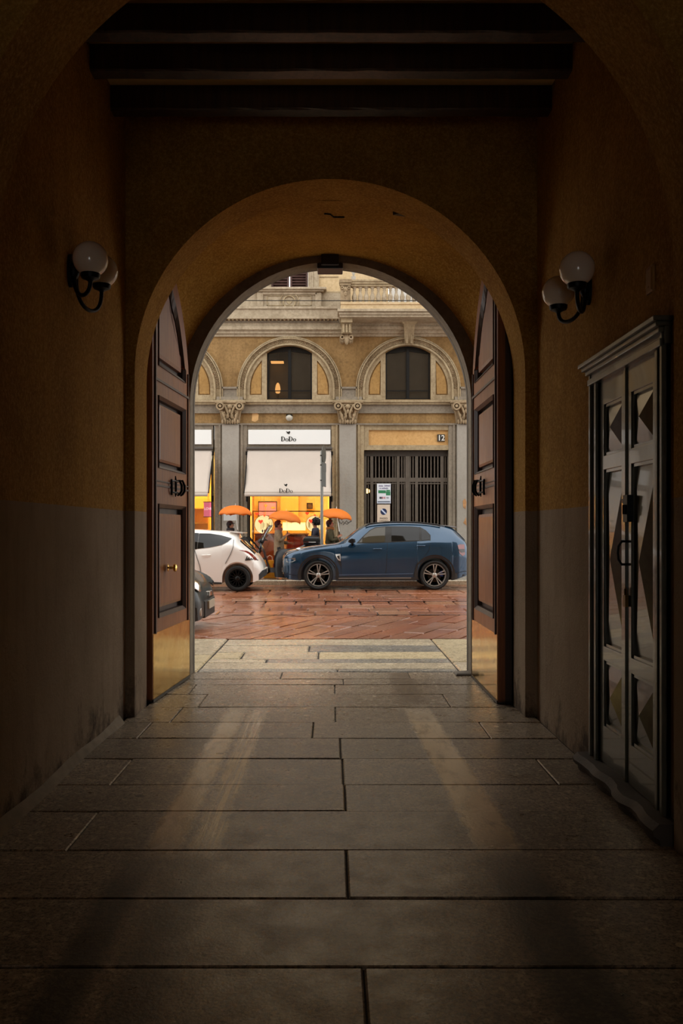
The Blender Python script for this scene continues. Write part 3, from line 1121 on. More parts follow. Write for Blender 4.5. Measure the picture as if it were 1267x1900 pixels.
GLOW = emit('warm_lamp', (1.0, .50, .16, 1), .7)
lx = fx(512)
lamp = T(thing('table_lamp', (lx, YF + .9, 5.30)), 'lit table lamp behind the left pane of the middle arched window', 'lamp')
MB().lathe([(.09, 0), (.09, .03), (.03, .06), (.025, .42)], (lx, YF + .9, 5.30), 'z', 12).build('base', BRASS, lamp)
MB().lathe([(.03, .42), (.07, .45), (.085, .56), (.06, .70), (.02, .76)], (lx, YF + .9, 5.30), 'z', 14).build('lamp_shade', GLOW, lamp, smooth=50)
pl = T(thing('ceiling_lamp', (lx - .02, YF + 1.0, 7.0)), 'long lit ceiling lamp glowing behind the left pane of the middle arched window', 'lamp')
MB().box(lx - .22, lx + .18, YF + .85, YF + 1.1, 6.70, 6.74).build('diffuser', GLOW, pl)
MB().box(lx - .24, lx + .20, YF + .83, YF + 1.12, 6.74, 6.77).tube([(lx, YF + .98, 6.77), (lx, YF + .98, 7.4)], .01, 6).build('housing', IRON, pl)

# keystone of the right arch
kx = fx(758)
mb = MB()
mb.loft([[(kx - w, YF - d, z), (kx + w, YF - d, z), (kx + w, YF, z), (kx - w, YF, z)] for w, d, z in ((.125, .16, fz(642)), (.13, .2, fz(636)), (.15, .26, fz(618)), (.17, .34, fz(606)), (.24, .40, fz(602)), (.25, .42, fz(598)))], closed=True, caps=True)
mb.box(kx - .10, kx - .04, YF - .24, YF - .1, fz(640), fz(612)).box(kx + .04, kx + .10, YF - .24, YF - .1, fz(640), fz(612))
B(mb, 'keystone', FACEL)

# main cornice
mb = MB()
for z0, z1, d in ((625, 620, .06), (620, 614, .12), (614, 608, .20), (608, 601, .15), (596, 592, .34), (592, 576, .26), (577, 573, .30)):
    mb.box(-13, 13, YF - d, YF + .3, fz(z0), fz(z1))
B(mb, 'cornice', FACEW)
B(MB().box(-13, 13, YF - .18, YF + .3, fz(601), fz(596)), 'cornice_bed', FACEG)
mb = MB()
for i in range(216):
    x = -13 + .12 * i
    mb.box(x, x + .05, YF - .30, YF - .17, fz(598), fz(596))
T(B(mb, 'dentils', FACEL), kind='stuff')

# upper storey
uw = []
for b in (317, 537, 977):
    uw.append([(fx(b) - .57, fz(535)), (fx(b) + .57, fz(535)), (fx(b) + .57, fz(400)), (fx(b) - .57, fz(400))])
bx = fx(757)
uw.append([(bx - .6, fz(574)), (bx + .6, fz(574)), (bx + .6, fz(410)), (bx - .6, fz(410))])
B(MB().plate([(-13, fz(575)), (13, fz(575)), (13, 15.5), (-13, 15.5)], uw, YF, YF + .35), 'upper_wall', FACEC)
for b in (317, 537, 977):
    c = fx(b)
    # stone parapet block under the window with its medallion
    mb = MB()
    mb.box(c - .98, c + .98, YF - .12, YF, fz(574), fz(543))
    mb.box(c - .81, c + .84, YF - .20, YF - .1, fz(574), fz(571)).box(c - .81, c + .84, YF - .17, YF - .1, fz(549), fz(544))
    mb.box(c - 1.10, c + 1.13, YF - .30, YF, fz(541), fz(537)).box(c - 1.03, c + 1.05, YF - .24, YF, fz(544), fz(541))
    for s in (-1, 1):
        mb.box(c + s * .88 - .09, c + s * .88 + .09, YF - .17, YF - .1, fz(571), fz(545))
    B(mb, 'parapet', FACEW, bev=.01)
    mb = MB()
    for z0, z1, x0, x1 in ((569, 568, -.68, .68), (551.5, 550.5, -.68, .68)):
        mb.box(c + x0, c + x1, YF - .145, YF - .11, fz(z0), fz(z1))
    for x0 in (-.68, .66):
        mb.box(c + x0, c + x0 + .02, YF - .145, YF - .11, fz(569), fz(551))
    mb.ring(c, fz(562), .165, .20, 0, 2 * pi, YF - .17, YF - .1, 24).ring(c, fz(561.5), .27, .295, -.15 * pi, 1.15 * pi, YF - .15, YF - .1, 24)
    pts = [(c + .09 * (16 * sin(t) ** 3) / 16, fz(562) + .09 * (13 * cos(t) - 5 * cos(2 * t) - 2 * cos(3 * t) - cos(4 * t)) / 16) for t in [2 * pi * i / 20 for i in range(20)]]
    mb.plate(pts, [], YF - .14, YF - .1)
    B(mb, 'medallion', FACEL, smooth=30)
    # window surround and shutters
    mb = MB()
    for s in (-1, 1):
        x0, x1 = sorted((c + s * .57, c + s * .72))
        mb.box(x0, x1, YF - .10, YF + .02, fz(537), fz(395))
        x0, x1 = sorted((c + s * .72, c + s * .90))
        mb.box(x0, x1, YF - .06, YF + .02, fz(537), fz(390))
        x0, x1 = sorted((c + s * .62, c + s * .66))
        mb.box(x0, x1, YF - .12, YF - .08, fz(537), fz(395))
    mb.box(c - .9, c + .9, YF - .12, YF + .02, fz(400), fz(385)).box(c - .72, c + .72, YF - .08, YF + .02, fz(537.5), fz(535))
    B(mb, 'window_surround', FACEW)
    for s in (-1, 1):
        x0, x1 = sorted((c + s * .015, c + s * .56))
        sh = B(MB().plate([(x0, fz(535)), (x1, fz(535)), (x1, fz(402)), (x0, fz(402))], [[(x0 + .06, fz(533)), (x1 - .06, fz(533)), (x1 - .06, fz(470)), (x0 + .06, fz(470))],
                                                                                         [(x0 + .06, fz(466)), (x1 - .06, fz(466)), (x1 - .06, fz(405)), (x0 + .06, fz(405))]], YF + .06, YF + .11).box(x0, x1, YF + .15, YF + .16, fz(535), fz(402)), 'shutter', SHUT)
        mb = MB()
        z = fz(532)
        while z < fz(406):
            mb.add([(x0 + .06, YF + .065, z), (x1 - .06, YF + .065, z), (x1 - .06, YF + .11, z + .055), (x0 + .06, YF + .11, z + .055), (x0 + .06, YF + .08, z), (x1 - .06, YF + .08, z), (x1 - .06, YF + .125, z + .055), (x0 + .06, YF + .125, z + .055)],
                   [(0, 1, 2, 3), (7, 6, 5, 4), (0, 4, 5, 1), (3, 2, 6, 7)])
            z += .082
        T(mb.build('shutter_louvres', SHUT, sh), kind='stuff')
B(MB().box(fx(593), fx(628), YF - .02, YF + .02, fz(514.5), fz(513)).box(fx(593), fx(640), YF - .05, YF + .02, fz(545), fz(541.5)).box(-13, fx(482), YF - .05, YF + .02, fz(545), fz(541.5)), 'wall_moulding', FACEL)
for a0, a1 in ((589, 640), (437, 487)):
    B(MB().box(fx(a0), fx(a1), YF - .06, YF + .02, fz(574), fz(545)), 'parapet_wall', FACEW)
for p in (207, 427, 647, 867):               # impost blocks carrying neighbouring arches, with a bead above
    B(MB().box(fx(p) - .27, fx(p) + .27, YF - .05, YF + .02, fz(743), fz(722)).box(fx(p) - .24, fx(p) + .24, YF - .10, YF + .02, fz(722), fz(718.5)).box(fx(p) - .40, fx(p) + .40, YF - .13, YF + .02, fz(743), fz(737)), 'impost', FACEG)

# balcony over the right bay
YB = 26.05
bal = T(thing('balcony', (bx, YB, fz(578, YB))), 'stone balcony with balusters on carved brackets above the house entrance', 'balcony')


def bxp(p):
    return fx(p, YB)


def bzp(p):
    return fz(p, YB)


x0, x1 = bxp(630), bxp(888)
MB().box(x0 - .06, x1 + .06, YB - .10, YF, bzp(579), bzp(574)).box(x0 - .02, x1 + .02, YB - .04, YF, bzp(584), bzp(579)).box(x0, x1, YB, YF, bzp(588), bzp(584)).build('slab', FACEW, bal, bev=.01)
MB().box(bxp(632), bxp(886), YB, YB + .2, bzp(574), bzp(563)).box(bxp(632), bxp(886), YB - .03, YB + .22, bzp(564.5), bzp(561)).build('plinth', FACEC, bal)
MB().box(bxp(630), bxp(888), YB - .04, YB + .24, bzp(527), bzp(522)).box(bxp(629), bxp(889), YB - .07, YB + .27, bzp(523), bzp(519.5)).box(bxp(632), bxp(886), YB, YB + .2, bzp(531), bzp(527)).build('handrail', FACEL, bal, bev=.008)
for px in (641, 757, 877):
    c = bxp(px)
    mb = MB()
    mb.box(c - .15, c + .15, YB - .02, YB + .22, bzp(563), bzp(531)).box(c - .18, c + .18, YB - .08, YB + .28, bzp(525), bzp(519)).box(c - .16, c + .16, YB - .05, YB + .25, bzp(530), bzp(526))
    mb.ball((c, YB - .03, bzp(537)), .07, 8, sc=(1.1, .6, 1)).ball((c, YB - .03, bzp(545)), .05, 8, sc=(1, .6, 1.6))
    mb.ring(c - .10, bzp(534), .02, .05, 0, 2 * pi, YB - .06, YB, 10).ring(c + .10, bzp(534), .02, .05, 0, 2 * pi, YB - .06, YB, 10)
    if px != 757:
        mb.build('pedestal', CARVED, bal)
prof = [(.07, 0), (.07, .03), (.045, .04), (.05, .07), (.075, .16), (.07, .21), (.04, .29), (.034, .36), (.05, .39), (.036, .41), (.07, .46), (.07, .50)]
first = None
p = 657.5
while p < 868:
    c = (bxp(p), YB + .1, bzp(561))
    if first is None:
        first = MB().lathe(prof, (0, 0, 0), 'z', 10)
        first.tf = None
        first = MB(lambda q, c=c: (q[0] + c[0], q[1] + c[1], q[2] + c[2])).lathe(prof, (0, 0, 0), 'z', 10).build('baluster', FACEW, bal, smooth=40)
        p0 = p
    else:
        dup_child(first, bal, (bxp(p) - bxp(p0), 0, 0))
    p += 11.15
B(MB().box(bx - .55, bx + .55, YF + .1, YF + .16, fz(574), fz(415)), 'balcony_door', plain('balcony_door', 'dcd9d2', .4))
for px in (643, 880):                        # carved brackets
    c = fx(px, 26.4)
    mb = MB()
    mb.box(c - .17, c + .17, YB + .10, YF, fz(600, 26.3), bzp(588)).box(c - .15, c + .15, YB + .22, YF, fz(620, 26.4), fz(600, 26.3))
    for s in (-.09, 0, .09):
        mb.box(c + s - .03, c + s + .03, YB + .18, YB + .24, fz(619, 26.4), fz(602, 26.3))
    mb.build('bracket', FACEL, bal)
    mb = MB()
    mb.ball((c, YB + .42, fz(627, 26.4)), .15, 12, sc=(1, .9, 1)).ball((c, YB + .32, fz(633, 26.4)), .08, 10, sc=(.8, .9, 1.5))
    for s in (-1, 1):
        mb.ring(c + s * .13, fz(626, 26.4), .03, .075, 0, 2 * pi, YB + .3, YF, 12)
        mb.ball((c + s * .09, YB + .4, fz(632, 26.4)), .07, 8)
    mb.build('carved_head', CARVED, bal, smooth=60)
# a wispy potted plant on the balustrade
pot = T(thing('potted_plant', (bxp(656), YB + .1, bzp(519))), 'pale wispy dry plant in a small pot on the balcony handrail', 'plant')
MB().lathe([(.05, 0), (.07, .1), (.075, .12), (0, .11)], (bxp(656), YB + .1, bzp(519)), 'z', 12).build('pot', plain('pale_pot', 'b9b2a6', .7), pot)
rng = random.Random(3)
DRY = plain('dry_stalks', 'b8b4a8', .7)
for i in range(9):
    a, l = rng.uniform(0, 2 * pi), rng.uniform(.18, .34)
    q = (bxp(656), YB + .1, bzp(519) + .1)
    MB().tube([q, (q[0] + .05 * cos(a), q[1] + .05 * sin(a), q[2] + l * .6), (q[0] + .16 * cos(a), q[1] + .1 * sin(a), q[2] + l)], [.006, .012, .004], 5).build('stalk', DRY, pot)

# ------------------------------------------------------------------ ground floor: pilasters, jambs, capitals
PIL = (428.5, 645, 862, 208, 1080)
for p in PIL:
    c = fx(p)
    w = 15.5 / SF
    B(MB().box(c - w, c + w, YF - .16, YF + .3, .12, fz(788)).box(c - w - .05, c + w + .05, YF - .20, YF, .12, .55), 'pilaster', PILA, bev=.015)
    for s in (-1, 1):
        a0, a1 = sorted((c + s * w, c + s * (30 / SF)))
        B(MB().box(a0, a1, YF - .06, YF + .35, .12, fz(788)).box(*sorted((c + s * (w + .05), c + s * (w + .11))), YF - .10, YF - .05, .12, fz(789)), 'pilaster_jamb', FACEG if p != 645 else FACEL)
    # capital with volutes and leaves
    mb = MB()
    mb.loft([[(c - q, YF - d, z), (c + q, YF - d, z), (c + q, YF, z), (c - q, YF, z)] for q, d, z in ((.27, .17, fz(786)), (.29, .19, fz(775)), (.33, .23, fz(762)), (.36, .25, fz(756)))], closed=True, caps=True)
    mb.box(c - .46, c + .46, YF - .30, YF, fz(750), fz(746)).box(c - .42, c + .42, YF - .26, YF, fz(755), fz(750))
    cap = B(mb, 'capital', CARVED, bev=.01)
    mb = MB()
    for s in (-1, 1):
        vx, vz = c + s * .29, fz(756)
        mb.ring(vx, vz, .075, .125, 0, 2 * pi, YF - .36, YF - .1, 18).ring(vx, vz, .0, .045, 0, 2 * pi, YF - .37, YF - .1, 12)
        mb.tube([(c + s * .18, YF - .28, fz(753.5)), (c + s * .10, YF - .30, fz(762)), (c + s * .05, YF - .29, fz(770)), (c + s * .10, YF - .27, fz(778))], [.04, .035, .03, .02], 8)
        mb.tube([(c + s * .24, YF - .26, fz(764)), (c + s * .2, YF - .27, fz(772)), (c + s * .13, YF - .25, fz(784))], [.03, .035, .03], 8)
    mb.build('volute', CARVED, cap, smooth=50)
    mb = MB()
    for i in range(7):
        a = (i - 3) / 3
        mb.ball((c + a * .22, YF - .22, fz(784)), .05, 8, sc=(.8, .8, 1.5))
    for i in range(4):
        mb.ball((c + (i - 1.5) * .12, YF - .27, fz(774)), .05, 8, sc=(.8, .7, 1.6))
    mb.ball((c, YF - .30, fz(757)), .075, 10).ball((c, YF - .29, fz(765)), .05, 8, sc=(1, .8, 1.6))
    rng = random.Random(int(p))
    for i in range(26):
        a, q = rng.uniform(-.24, .24), rng.uniform(757, 785)
        mb.ball((c + a * (1 - (q - 757) / 70), YF - .235 - .03 * (q < 768), fz(q)), rng.uniform(.022, .038), 6, sc=(1, .9, 1.3))
    mb.build('leaf_ornament', CARVED, cap, smooth=60)

# blank ground-floor walls beyond the bays in view
B(MB().box(-13, fx(178), YF, YF + .3, .12, fz(788)).box(fx(1110), 13, YF, YF + .3, .12, fz(788)).box(fx(892), fx(1050), YF, YF + .3, .12, fz(788)), 'ground_wall', FACEL)
# fascias above the two shop openings
for b in (317, 537):
    c = fx(b)
    hw = 78.5 / SF
    B(MB().box(c - hw, c + hw, YF - .03, YF + .3, fz(837), fz(788)), 'shop_fascia', FACEG)
    B(MB().plate([(c - hw, .12), (c + hw, .12), (c + hw, fz(837)), (c - hw, fz(837))], [[(c - hw + .04, .13), (c + hw - .04, .13), (c + hw - .04, fz(839)), (c - hw + .04, fz(839))]], YF + .02, YF + .3), 'shop_jamb', plain('shop_jamb_grey', '4d4842', .5))
# entrance surround: plain panel over the gate
gx0, gx1 = fx(676), fx(838)
B(MB().plate([(fx(674), fz(835)), (fx(840), fz(835)), (fx(840), fz(788)), (fx(674), fz(788))], [[(fx(684), fz(826)), (fx(831), fz(826)), (fx(831), fz(798)), (fx(684), fz(798))]], YF - .03, YF + .35), 'entrance_lintel', FACEL)
B(MB().box(fx(683), fx(832), YF + .03, YF + .3, fz(827), fz(797)), 'entrance_panel', LINTEL)
np_ = T(thing('number_plate', (fx(818.5), YF, fz(819))), 'dark house number plate reading 12 above the iron gate', 'number plate')
MB().box(fx(811.5), fx(825), YF - .02, YF + .03, fz(819), fz(806)).build('plate', plain('plate_dark', '2c2925', .5), np_)
mb = MB()
lettering(mb, '12', fx(818.3), fz(817.3), YF - .024, .235, .95, bold=True)
mb.build('digits', plain('plate_white', 'e8e4da', .5), np_)

# ------------------------------------------------------------------ shop signs and awnings
def glyph_D(mb, x, z, h, y):
    w = h * .78
    mb.plate([(x, z), (x + h * .24, z), (x + h * .24, z + h), (x, z + h)], [], y, y + .004)
    o, i_ = [], []
    for k in range(13):
        a = -pi / 2 + pi * k / 12
        o.append((x + h * .2 + (w - h * .2) * cos(a), z + h / 2 + h / 2 * sin(a)))
    for k in range(13):
        a = pi / 2 - pi * k / 12
        i_.append((x + h * .22 + (w - h * .42) * cos(a), z + h / 2 + (h / 2 - h * .05) * sin(a)))
    mb.plate(o + i_, [], y, y + .004)
    return w


def glyph_o(mb, x, z, h, y):
    w = h * .62
    hh = h * .62
    o = [(x + w / 2 + w / 2 * cos(a), z + hh / 2 + hh / 2 * sin(a)) for a in [2 * pi * k / 20 for k in range(20)]]
    i_ = [(x + w / 2 + w * .24 * cos(a), z + hh / 2 + hh * .43 * sin(a)) for a in [2 * pi * k / 20 for k in range(20)]]
    mb.plate(o, [i_], y, y + .004)
    return w


def dodo(mb, cx, z, h, y):
    gap = h * .07
    x = cx - (2 * .78 * h + 2 * .62 * h + 3 * gap) / 2
    for g in 'DoDo':
        x += (glyph_D if g == 'D' else glyph_o)(mb, x, z, h, y) + gap
    c = (cx, z + h * 1.75)
    r = h * .36
    pts = []
    for i in range(24):
        t = 2 * pi * i / 24
        a, b = r * (16 * sin(t) ** 3) / 16, r * (13 * cos(t) - 5 * cos(2 * t) - 2 * cos(3 * t) - cos(4 * t)) / 16
        q = .35
        pts.append((c[0] + a * cos(q) - b * sin(q), c[1] + a * sin(q) + b * cos(q)))
    mb.plate(pts, [], y, y + .004)
    mb.plate([(c[0] - r * 1.0, c[1] + r * .3), (c[0] - r * 1.5, c[1] + r * .75), (c[0] - r * .75, c[1] + r * .8)], [], y, y + .004)


for b, lab, alab in ((317, 'white shop sign board partly hidden at the left edge of the archway', 'cream awning at the left edge of the archway, over the poster window'),
                     (537, 'white shop sign board with the black lettering DoDo', 'cream drop awning with black lettering over the lit middle shop window')):
    c = fx(b)
    hw = 76 / SF
    sg = T(thing('shop_sign', (c, YF - .08, fz(825))), lab, 'sign', 'shop sign boards')
    MB().box(c - hw, c + hw, YF - .10, YF - .03, fz(825), fz(798)).build('board', WHITE, sg, bev=.01)
    mb = MB()
    dodo(mb, c - .02, fz(819.5), .15, YF - .108)
    mb.build('lettering', INK, sg)
    aw = T(thing('awning', (c, YF - .1, fz(921, 26))), alab, 'awning', 'cream shop awnings')
    zt, zb_ = fz(834), fz(914, 26.0)
    g = []
    n = 12
    for j in range(n + 1):
        t = j / n
        y = YF - .08 - .92 * t
        row = []
        for i in range(25):
            u = i / 24
            sag = .05 * sin(pi * t) * (.6 + .4 * sin(pi * u)) + .012 * sin(u * 9 + t * 4) * sin(pi * t)
            row.append((c - hw - .02 + (2 * hw + .04) * u, y + sag, zt + (zb_ - zt) * t - .10 * sin(pi * t)))
        g.append(row)
    g.append([(p[0], p[1] - .015, zb_ - .06) for p in g[-1]])
    g.append([(p[0], p[1] - .0, fz(921, 26.0)) for p in g[-2]])
    o = MB().loft(g).build('canvas', AWN, aw, smooth=60, fix=True)
    md = o.modifiers.new('cloth', 'SOLIDIFY')
    md.thickness = .006
    mb = MB()
    dodo(mb, c - .05, fz(914.5, 25.97), .13, 25.955)
    mb.build('lettering', INK, aw)
    MB().tube([(c - hw - .05, YF - .10, zt + .02), (c + hw + .05, YF - .10, zt + .02)], .05, 10).build('roller', plain('awning_roller', '4b443d', .5), aw)
    MB().tube([(c - hw - .02, 26.02, zb_ + .0), (c + hw + .02, 26.02, zb_ + .0)], .022, 8).build('front_bar', plain('awning_bar', '9b8d7d', .5), aw)
    for s in (-1, 1):
        x = c + s * (hw + .035)
        MB().tube([(x, YF - .06, fz(842)), (x, 26.03, zb_ - .01)], .016, 6).box(x - .04, x + .04, YF - .12, YF - .05, fz(845), fz(838)).box(x - .03, x + .03, YF - .1, YF - .04, fz(931), fz(920)).build('side_arm', IRON, aw)

# dome lamp and a broken bit of render in the frieze
dl = T(thing('dome_lamp', (fx(537), YF, fz(779))), 'round white dome lamp on the frieze above the DoDo sign', 'lamp')
MB().ball((fx(537), YF - .12, fz(776)), .11, 14, sc=(1, 1, .9)).build('dome', plain('dome_white', 'b9b4a6', .3), dl, smooth=180)
MB().box(fx(531.5), fx(542.5), YF - .18, YF, fz(773), fz(770)).build('cap', IRON, dl)
MB().plate([(fx(467), fz(781)), (fx(473), fz(783)), (fx(479), fz(779)), (fx(480), fz(769)), (fx(477), fz(766.5)), (fx(468), fz(767))], [], YF - .012, YF + .01).build('bare_patch', plain('bare_patch', 'd6ab72', .8, var=.2), bld)

# ------------------------------------------------------------------ entrance gate
gate = T(thing('iron_gate', ((gx0 + gx1) / 2, YF + .15, .12)), 'tall grey iron gate with vertical bars in the house entrance', 'gate')
gt = YF + .15
ztop, zmid0, zmid1 = fz(836), fz(894), fz(886)
MB().box(gx0, gx1, gt - .04, gt + .04, zmid0, zmid1).box(gx0, gx1, gt - .03, gt + .03, fz(898), fz(896)).build('transom', GATE, gate, bev=.006)
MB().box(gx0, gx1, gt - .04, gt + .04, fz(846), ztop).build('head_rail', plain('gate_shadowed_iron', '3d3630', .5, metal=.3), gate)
MB().box(gx0, gx1, gt - .03, gt + .03, .16, .95).build('kick_panel', GATE, gate)
for px, w in ((678, 4.5), (690, 5.5), (739, 5.5), (756.5, 8), (773.5, 5.5), (821, 6), (836, 4)):
    a = fx(px)
    MB().box(a - w / 2 / SF, a + w / 2 / SF, gt - .045, gt + .045, .13, fz(846)).build('stile', GATE, gate, bev=.006)
fb = None
for px in (683.5, 697.5, 704, 710.3, 716.6, 723, 729.5, 733.8, 746, 750.5, 762, 767, 781, 787.5, 794, 800.5, 807, 813.3, 827, 831.5):
    a = fx(px)
    if fb is None:
        fb = MB().box(a - .017, a + .017, gt - .017, gt + .017, .9, fz(845)).build('bar', GATE, gate)
        a0 = a
    else:
        dup_child(fb, gate, (a - a0, 0, 0))
# hall behind the gate
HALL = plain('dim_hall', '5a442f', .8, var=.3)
mb = MB()
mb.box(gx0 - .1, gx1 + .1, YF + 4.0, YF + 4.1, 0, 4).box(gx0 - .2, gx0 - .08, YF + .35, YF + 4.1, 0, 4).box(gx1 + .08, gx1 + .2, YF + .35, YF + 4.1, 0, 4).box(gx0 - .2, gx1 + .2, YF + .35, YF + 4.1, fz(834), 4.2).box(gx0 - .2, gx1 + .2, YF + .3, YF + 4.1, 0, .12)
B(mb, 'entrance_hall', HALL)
hl = T(thing('hall_lamp', (fx(681.5), YF + .75, fz(917))), 'small glowing yellow lamp behind the left bars of the iron gate', 'lamp')
MB().ball((fx(681.5, 27.7), YF + .7, fz(911, 27.7)), .075, 12).build('bulb', emit('hall_lamp_glow', (1, .62, .16, 1), 3), hl, smooth=180)
MB().lathe([(.05, .07), (.03, .11), (.012, .14), (.012, .4)], (fx(681.5, 27.7), YF + .7, fz(911, 27.7)), 'z', 10).build('fitting', IRON, hl)

# notices hung on the gate
ns = T(thing('notice_board', (fx(712), gt - .07, fz(934))), 'white and green notice board with purple lettering, upper one on the gate', 'sign')
ny = gt - .09
MB().box(fx(699.5), fx(725.2), ny, gt - .04, fz(934), fz(897)).build('board', plain('notice_white', 'dfe3ea', .5), ns)
mb = MB()
rng = random.Random(8)                       # two lines too blurred to read: runs of short strokes
for z0, a0, a1 in ((902.8, 703, 711), (902.5, 713.5, 723.5), (907.3, 704.5, 706.5), (907.3, 708.5, 720)):
    a = a0
    while a < a1:
        mb.box(fx(a), fx(a + .55), ny - .004, ny, fz(z0), fz(z0 - rng.uniform(2.2, 3.4))).box(fx(a), fx(a + 1.2), ny - .004, ny, fz(z0 - 1.2), fz(z0 - 1.8))
        a += 1.35
mb.build('purple_lettering', plain('notice_purple', '6d6290', .6), ns)
MB().box(fx(702), fx(716), ny - .003, ny, fz(915), fz(909.5)).box(fx(716.3), fx(724.5), ny - .003, ny, fz(919), fz(911.5)).box(fx(716.8), fx(724), ny - .003, ny, fz(911.2), fz(908.8)).build('green_field', plain('notice_green', '2f7d52', .6), ns)
MB().box(fx(704), fx(709), ny - .003, ny, fz(925.5), fz(921.5)).box(fx(717.5), fx(719), ny - .003, ny, fz(925), fz(922)).box(fx(720.5), fx(721.5), ny - .003, ny, fz(925), fz(922)).box(fx(701), fx(723.5), ny - .003, ny, fz(931.5), fz(930)).build('dark_lettering', plain('notice_dark', '4b4c55', .6), ns)
MB().box(fx(709.5), fx(711.5), ny - .003, ny, fz(925.5), fz(921.5)).box(fx(713), fx(715), ny - .003, ny, fz(925.5), fz(921.5)).build('red_lettering', plain('notice_red', 'b0646a', .6), ns)
MB().box(fx(700), fx(724.8), ny - .002, ny, fz(933.5), fz(929)).build('blue_strip', plain('notice_blue', 'b9c6d6', .6), ns)

ps = T(thing('parking_sign', (fx(712), gt - .07, fz(968))), 'beige no parking sign with a blue disc and white slash, lower one on the gate', 'sign')
MB().box(fx(700), fx(724), ny, gt - .04, fz(968.5), fz(936)).build('board', plain('sign_beige', 'd8c6b2', .5), ps)
mb = MB()
c = (fx(712), fz(949.3))
mb.ring(c[0], c[1], 0, 6 / SF, 0, 2 * pi, ny - .004, ny, 24)
mb.build('disc', plain('sign_blue', '1f2c52', .5), ps)
q = -pi / 4
mb = MB()
a, w = 6 / SF, .022
mb.plate([(c[0] + a * cos(q) * s + w * sin(q) * t, c[1] + a * sin(q) * s - w * cos(q) * t) for s, t in ((-1, -1), (1, -1), (1, 1), (-1, 1))], [], ny - .008, ny - .003)
mb.build('slash', plain('sign_slash', 'c3cfe8', .5), ps)
mb = MB()
lettering(mb, 'PASSO', fx(712), fz(963.3), ny - .004, .075, 1.1, bold=True)
lettering(mb, 'CARRABILE', fx(712), fz(967.8), ny - .004, .06, 1.0, bold=True)
mb.build('lettering', plain('sign_ink', '5b4c40', .6), ps)

# graffiti tag on the pilaster between shop and gate
mb = MB()
tag_pts = [(626, 970), (630, 968), (633, 972), (636, 967), (639, 971), (643, 966), (646, 971), (649, 968), (652, 967)]
mb.tube([(fx(a), YF - .162, fz(b)) for a, b in tag_pts], .012, 5).tube([(fx(a), YF - .162, fz(b)) for a, b in ((636, 974), (640, 970), (644, 973), (647, 969))], .01, 5)
mb.build('scribble', plain('graffiti_ink', '57504a', .7), bld)
# sheet of paper on the pilaster behind the first umbrella
nt = MB().box(fx(416), fx(439), YF - .175, YF - .162, fz(966), fz(941)).box(fx(418), fx(437), YF - .177, YF - .174, fz(964), fz(958)).build('poster', plain('paper_notice', 'cfd2d0', .7))
T(nt, 'white paper notice on the grey pilaster behind the left orange umbrella', 'poster')
# rusty damage on the right-hand pilaster
RUSTP = plain('rust_patch', 'b98a5c', .8, var=.4)
MB().plate([(fx(857), fz(930)), (fx(861), fz(925)), (fx(864), fz(932)), (fx(862), fz(945)), (fx(858), fz(941))], [], YF - .17, YF - .15).build('rust_patch', RUSTP, bld)
MB().plate([(fx(858), fz(970)), (fx(863), fz(960)), (fx(864), fz(975))], [], YF - .17, YF - .15).build('rust_patch', RUSTP, bld)

# ------------------------------------------------------------------ shop interiors
SHOPW = stucco('shop_wall_yellow', 'f8d878', 'fbe293', 'ecc052', streak=.2)
SHOPP = wood_mat('shop_orange_panel', 'e2a63a', 'efbb50', .4)
REDB = plain('shop_red_base', '9c2c16', .35, var=.2)
LAMPW = emit('shop_lamp', (1.0, .84, .52, 1), 55)
DISC = emit('lit_disc', (1.0, .82, .42, 1), .6)
PINK = plain('poster_pink', 'e58c9c', .5, var=.1)
HEART = emit('heart_print_glow', (.9, .07, .03, 1), .45)  # red glow added so the hearts stay bright before the lit disc
FRAME = plain('black_frame', '1b130d', .4)
for b in (317, 537):
    c = fx(b)
    hw = 78.5 / SF
    y0, y1 = YF + .3, YF + 3.0
    mb = MB()
    mb.box(c - hw - .2, c + hw + .2, y1, y1 + .1, 0, 4.2).box(c - hw - .2, c - hw - .05, y0, y1, 0, 4.2).box(c + hw + .05, c + hw + .2, y0, y1, 0, 4.2).box(c - hw - .2, c + hw + .2, y0, y1, 3.85, 4.2)
    rm = B(mb, 'shop_room', SHOPW)
    MB().box(c - hw, c + hw, y0 - .3, y1, .08, .14).build('shop_floor', plain('shop_floor%d' % b, 'a8742e', .35), rm)
    if b == 537:
        xp = [(fx(512), fx(548)), (fx(459), fx(470))]
    else:
        xp = [(fx(262), fx(300)), (fx(330), fx(383))]
    for a0, a1 in xp:
        MB().box(a0, a1, y1 - .6, y1 - .4, .12, 3.8).build('wood_panel', SHOPP, rm)
    sh = B(MB().plate([(c - hw + .04, .13), (c + hw - .04, .13), (c + hw - .04, fz(839)), (c - hw + .04, fz(839))], [[(c - hw + .08, .19), (c + hw - .08, .19), (c + hw - .08, fz(842)), (c - hw + .08, fz(842))]], YF + .12, YF + .18), 'shop_window', FRAME)
    MB().box(c - hw + .12, c + hw - .12, YF + .145, YF + .155, .18, fz(841)).build('pane', GLASS, sh)
    for k in range(3):
        lx = c - .8 + .8 * k
        lp = T(thing('shop_lamp', (lx, YF + .48, 3.85)), '%s square ceiling lamp behind the awning of the %s shop' % (('leftmost', 'central', 'rightmost')[k], 'middle' if b == 537 else 'left'), 'lamp', 'ceiling lamps of the %s shop' % ('middle' if b == 537 else 'left'))
        MB().box(lx - .25, lx + .25, YF + .30, YF + .66, 3.78, 3.80).build('diffuser', LAMPW, lp)
        MB().box(lx - .27, lx + .27, YF + .30, YF + .68, 3.80, 3.85).build('housing', WHITE, lp)
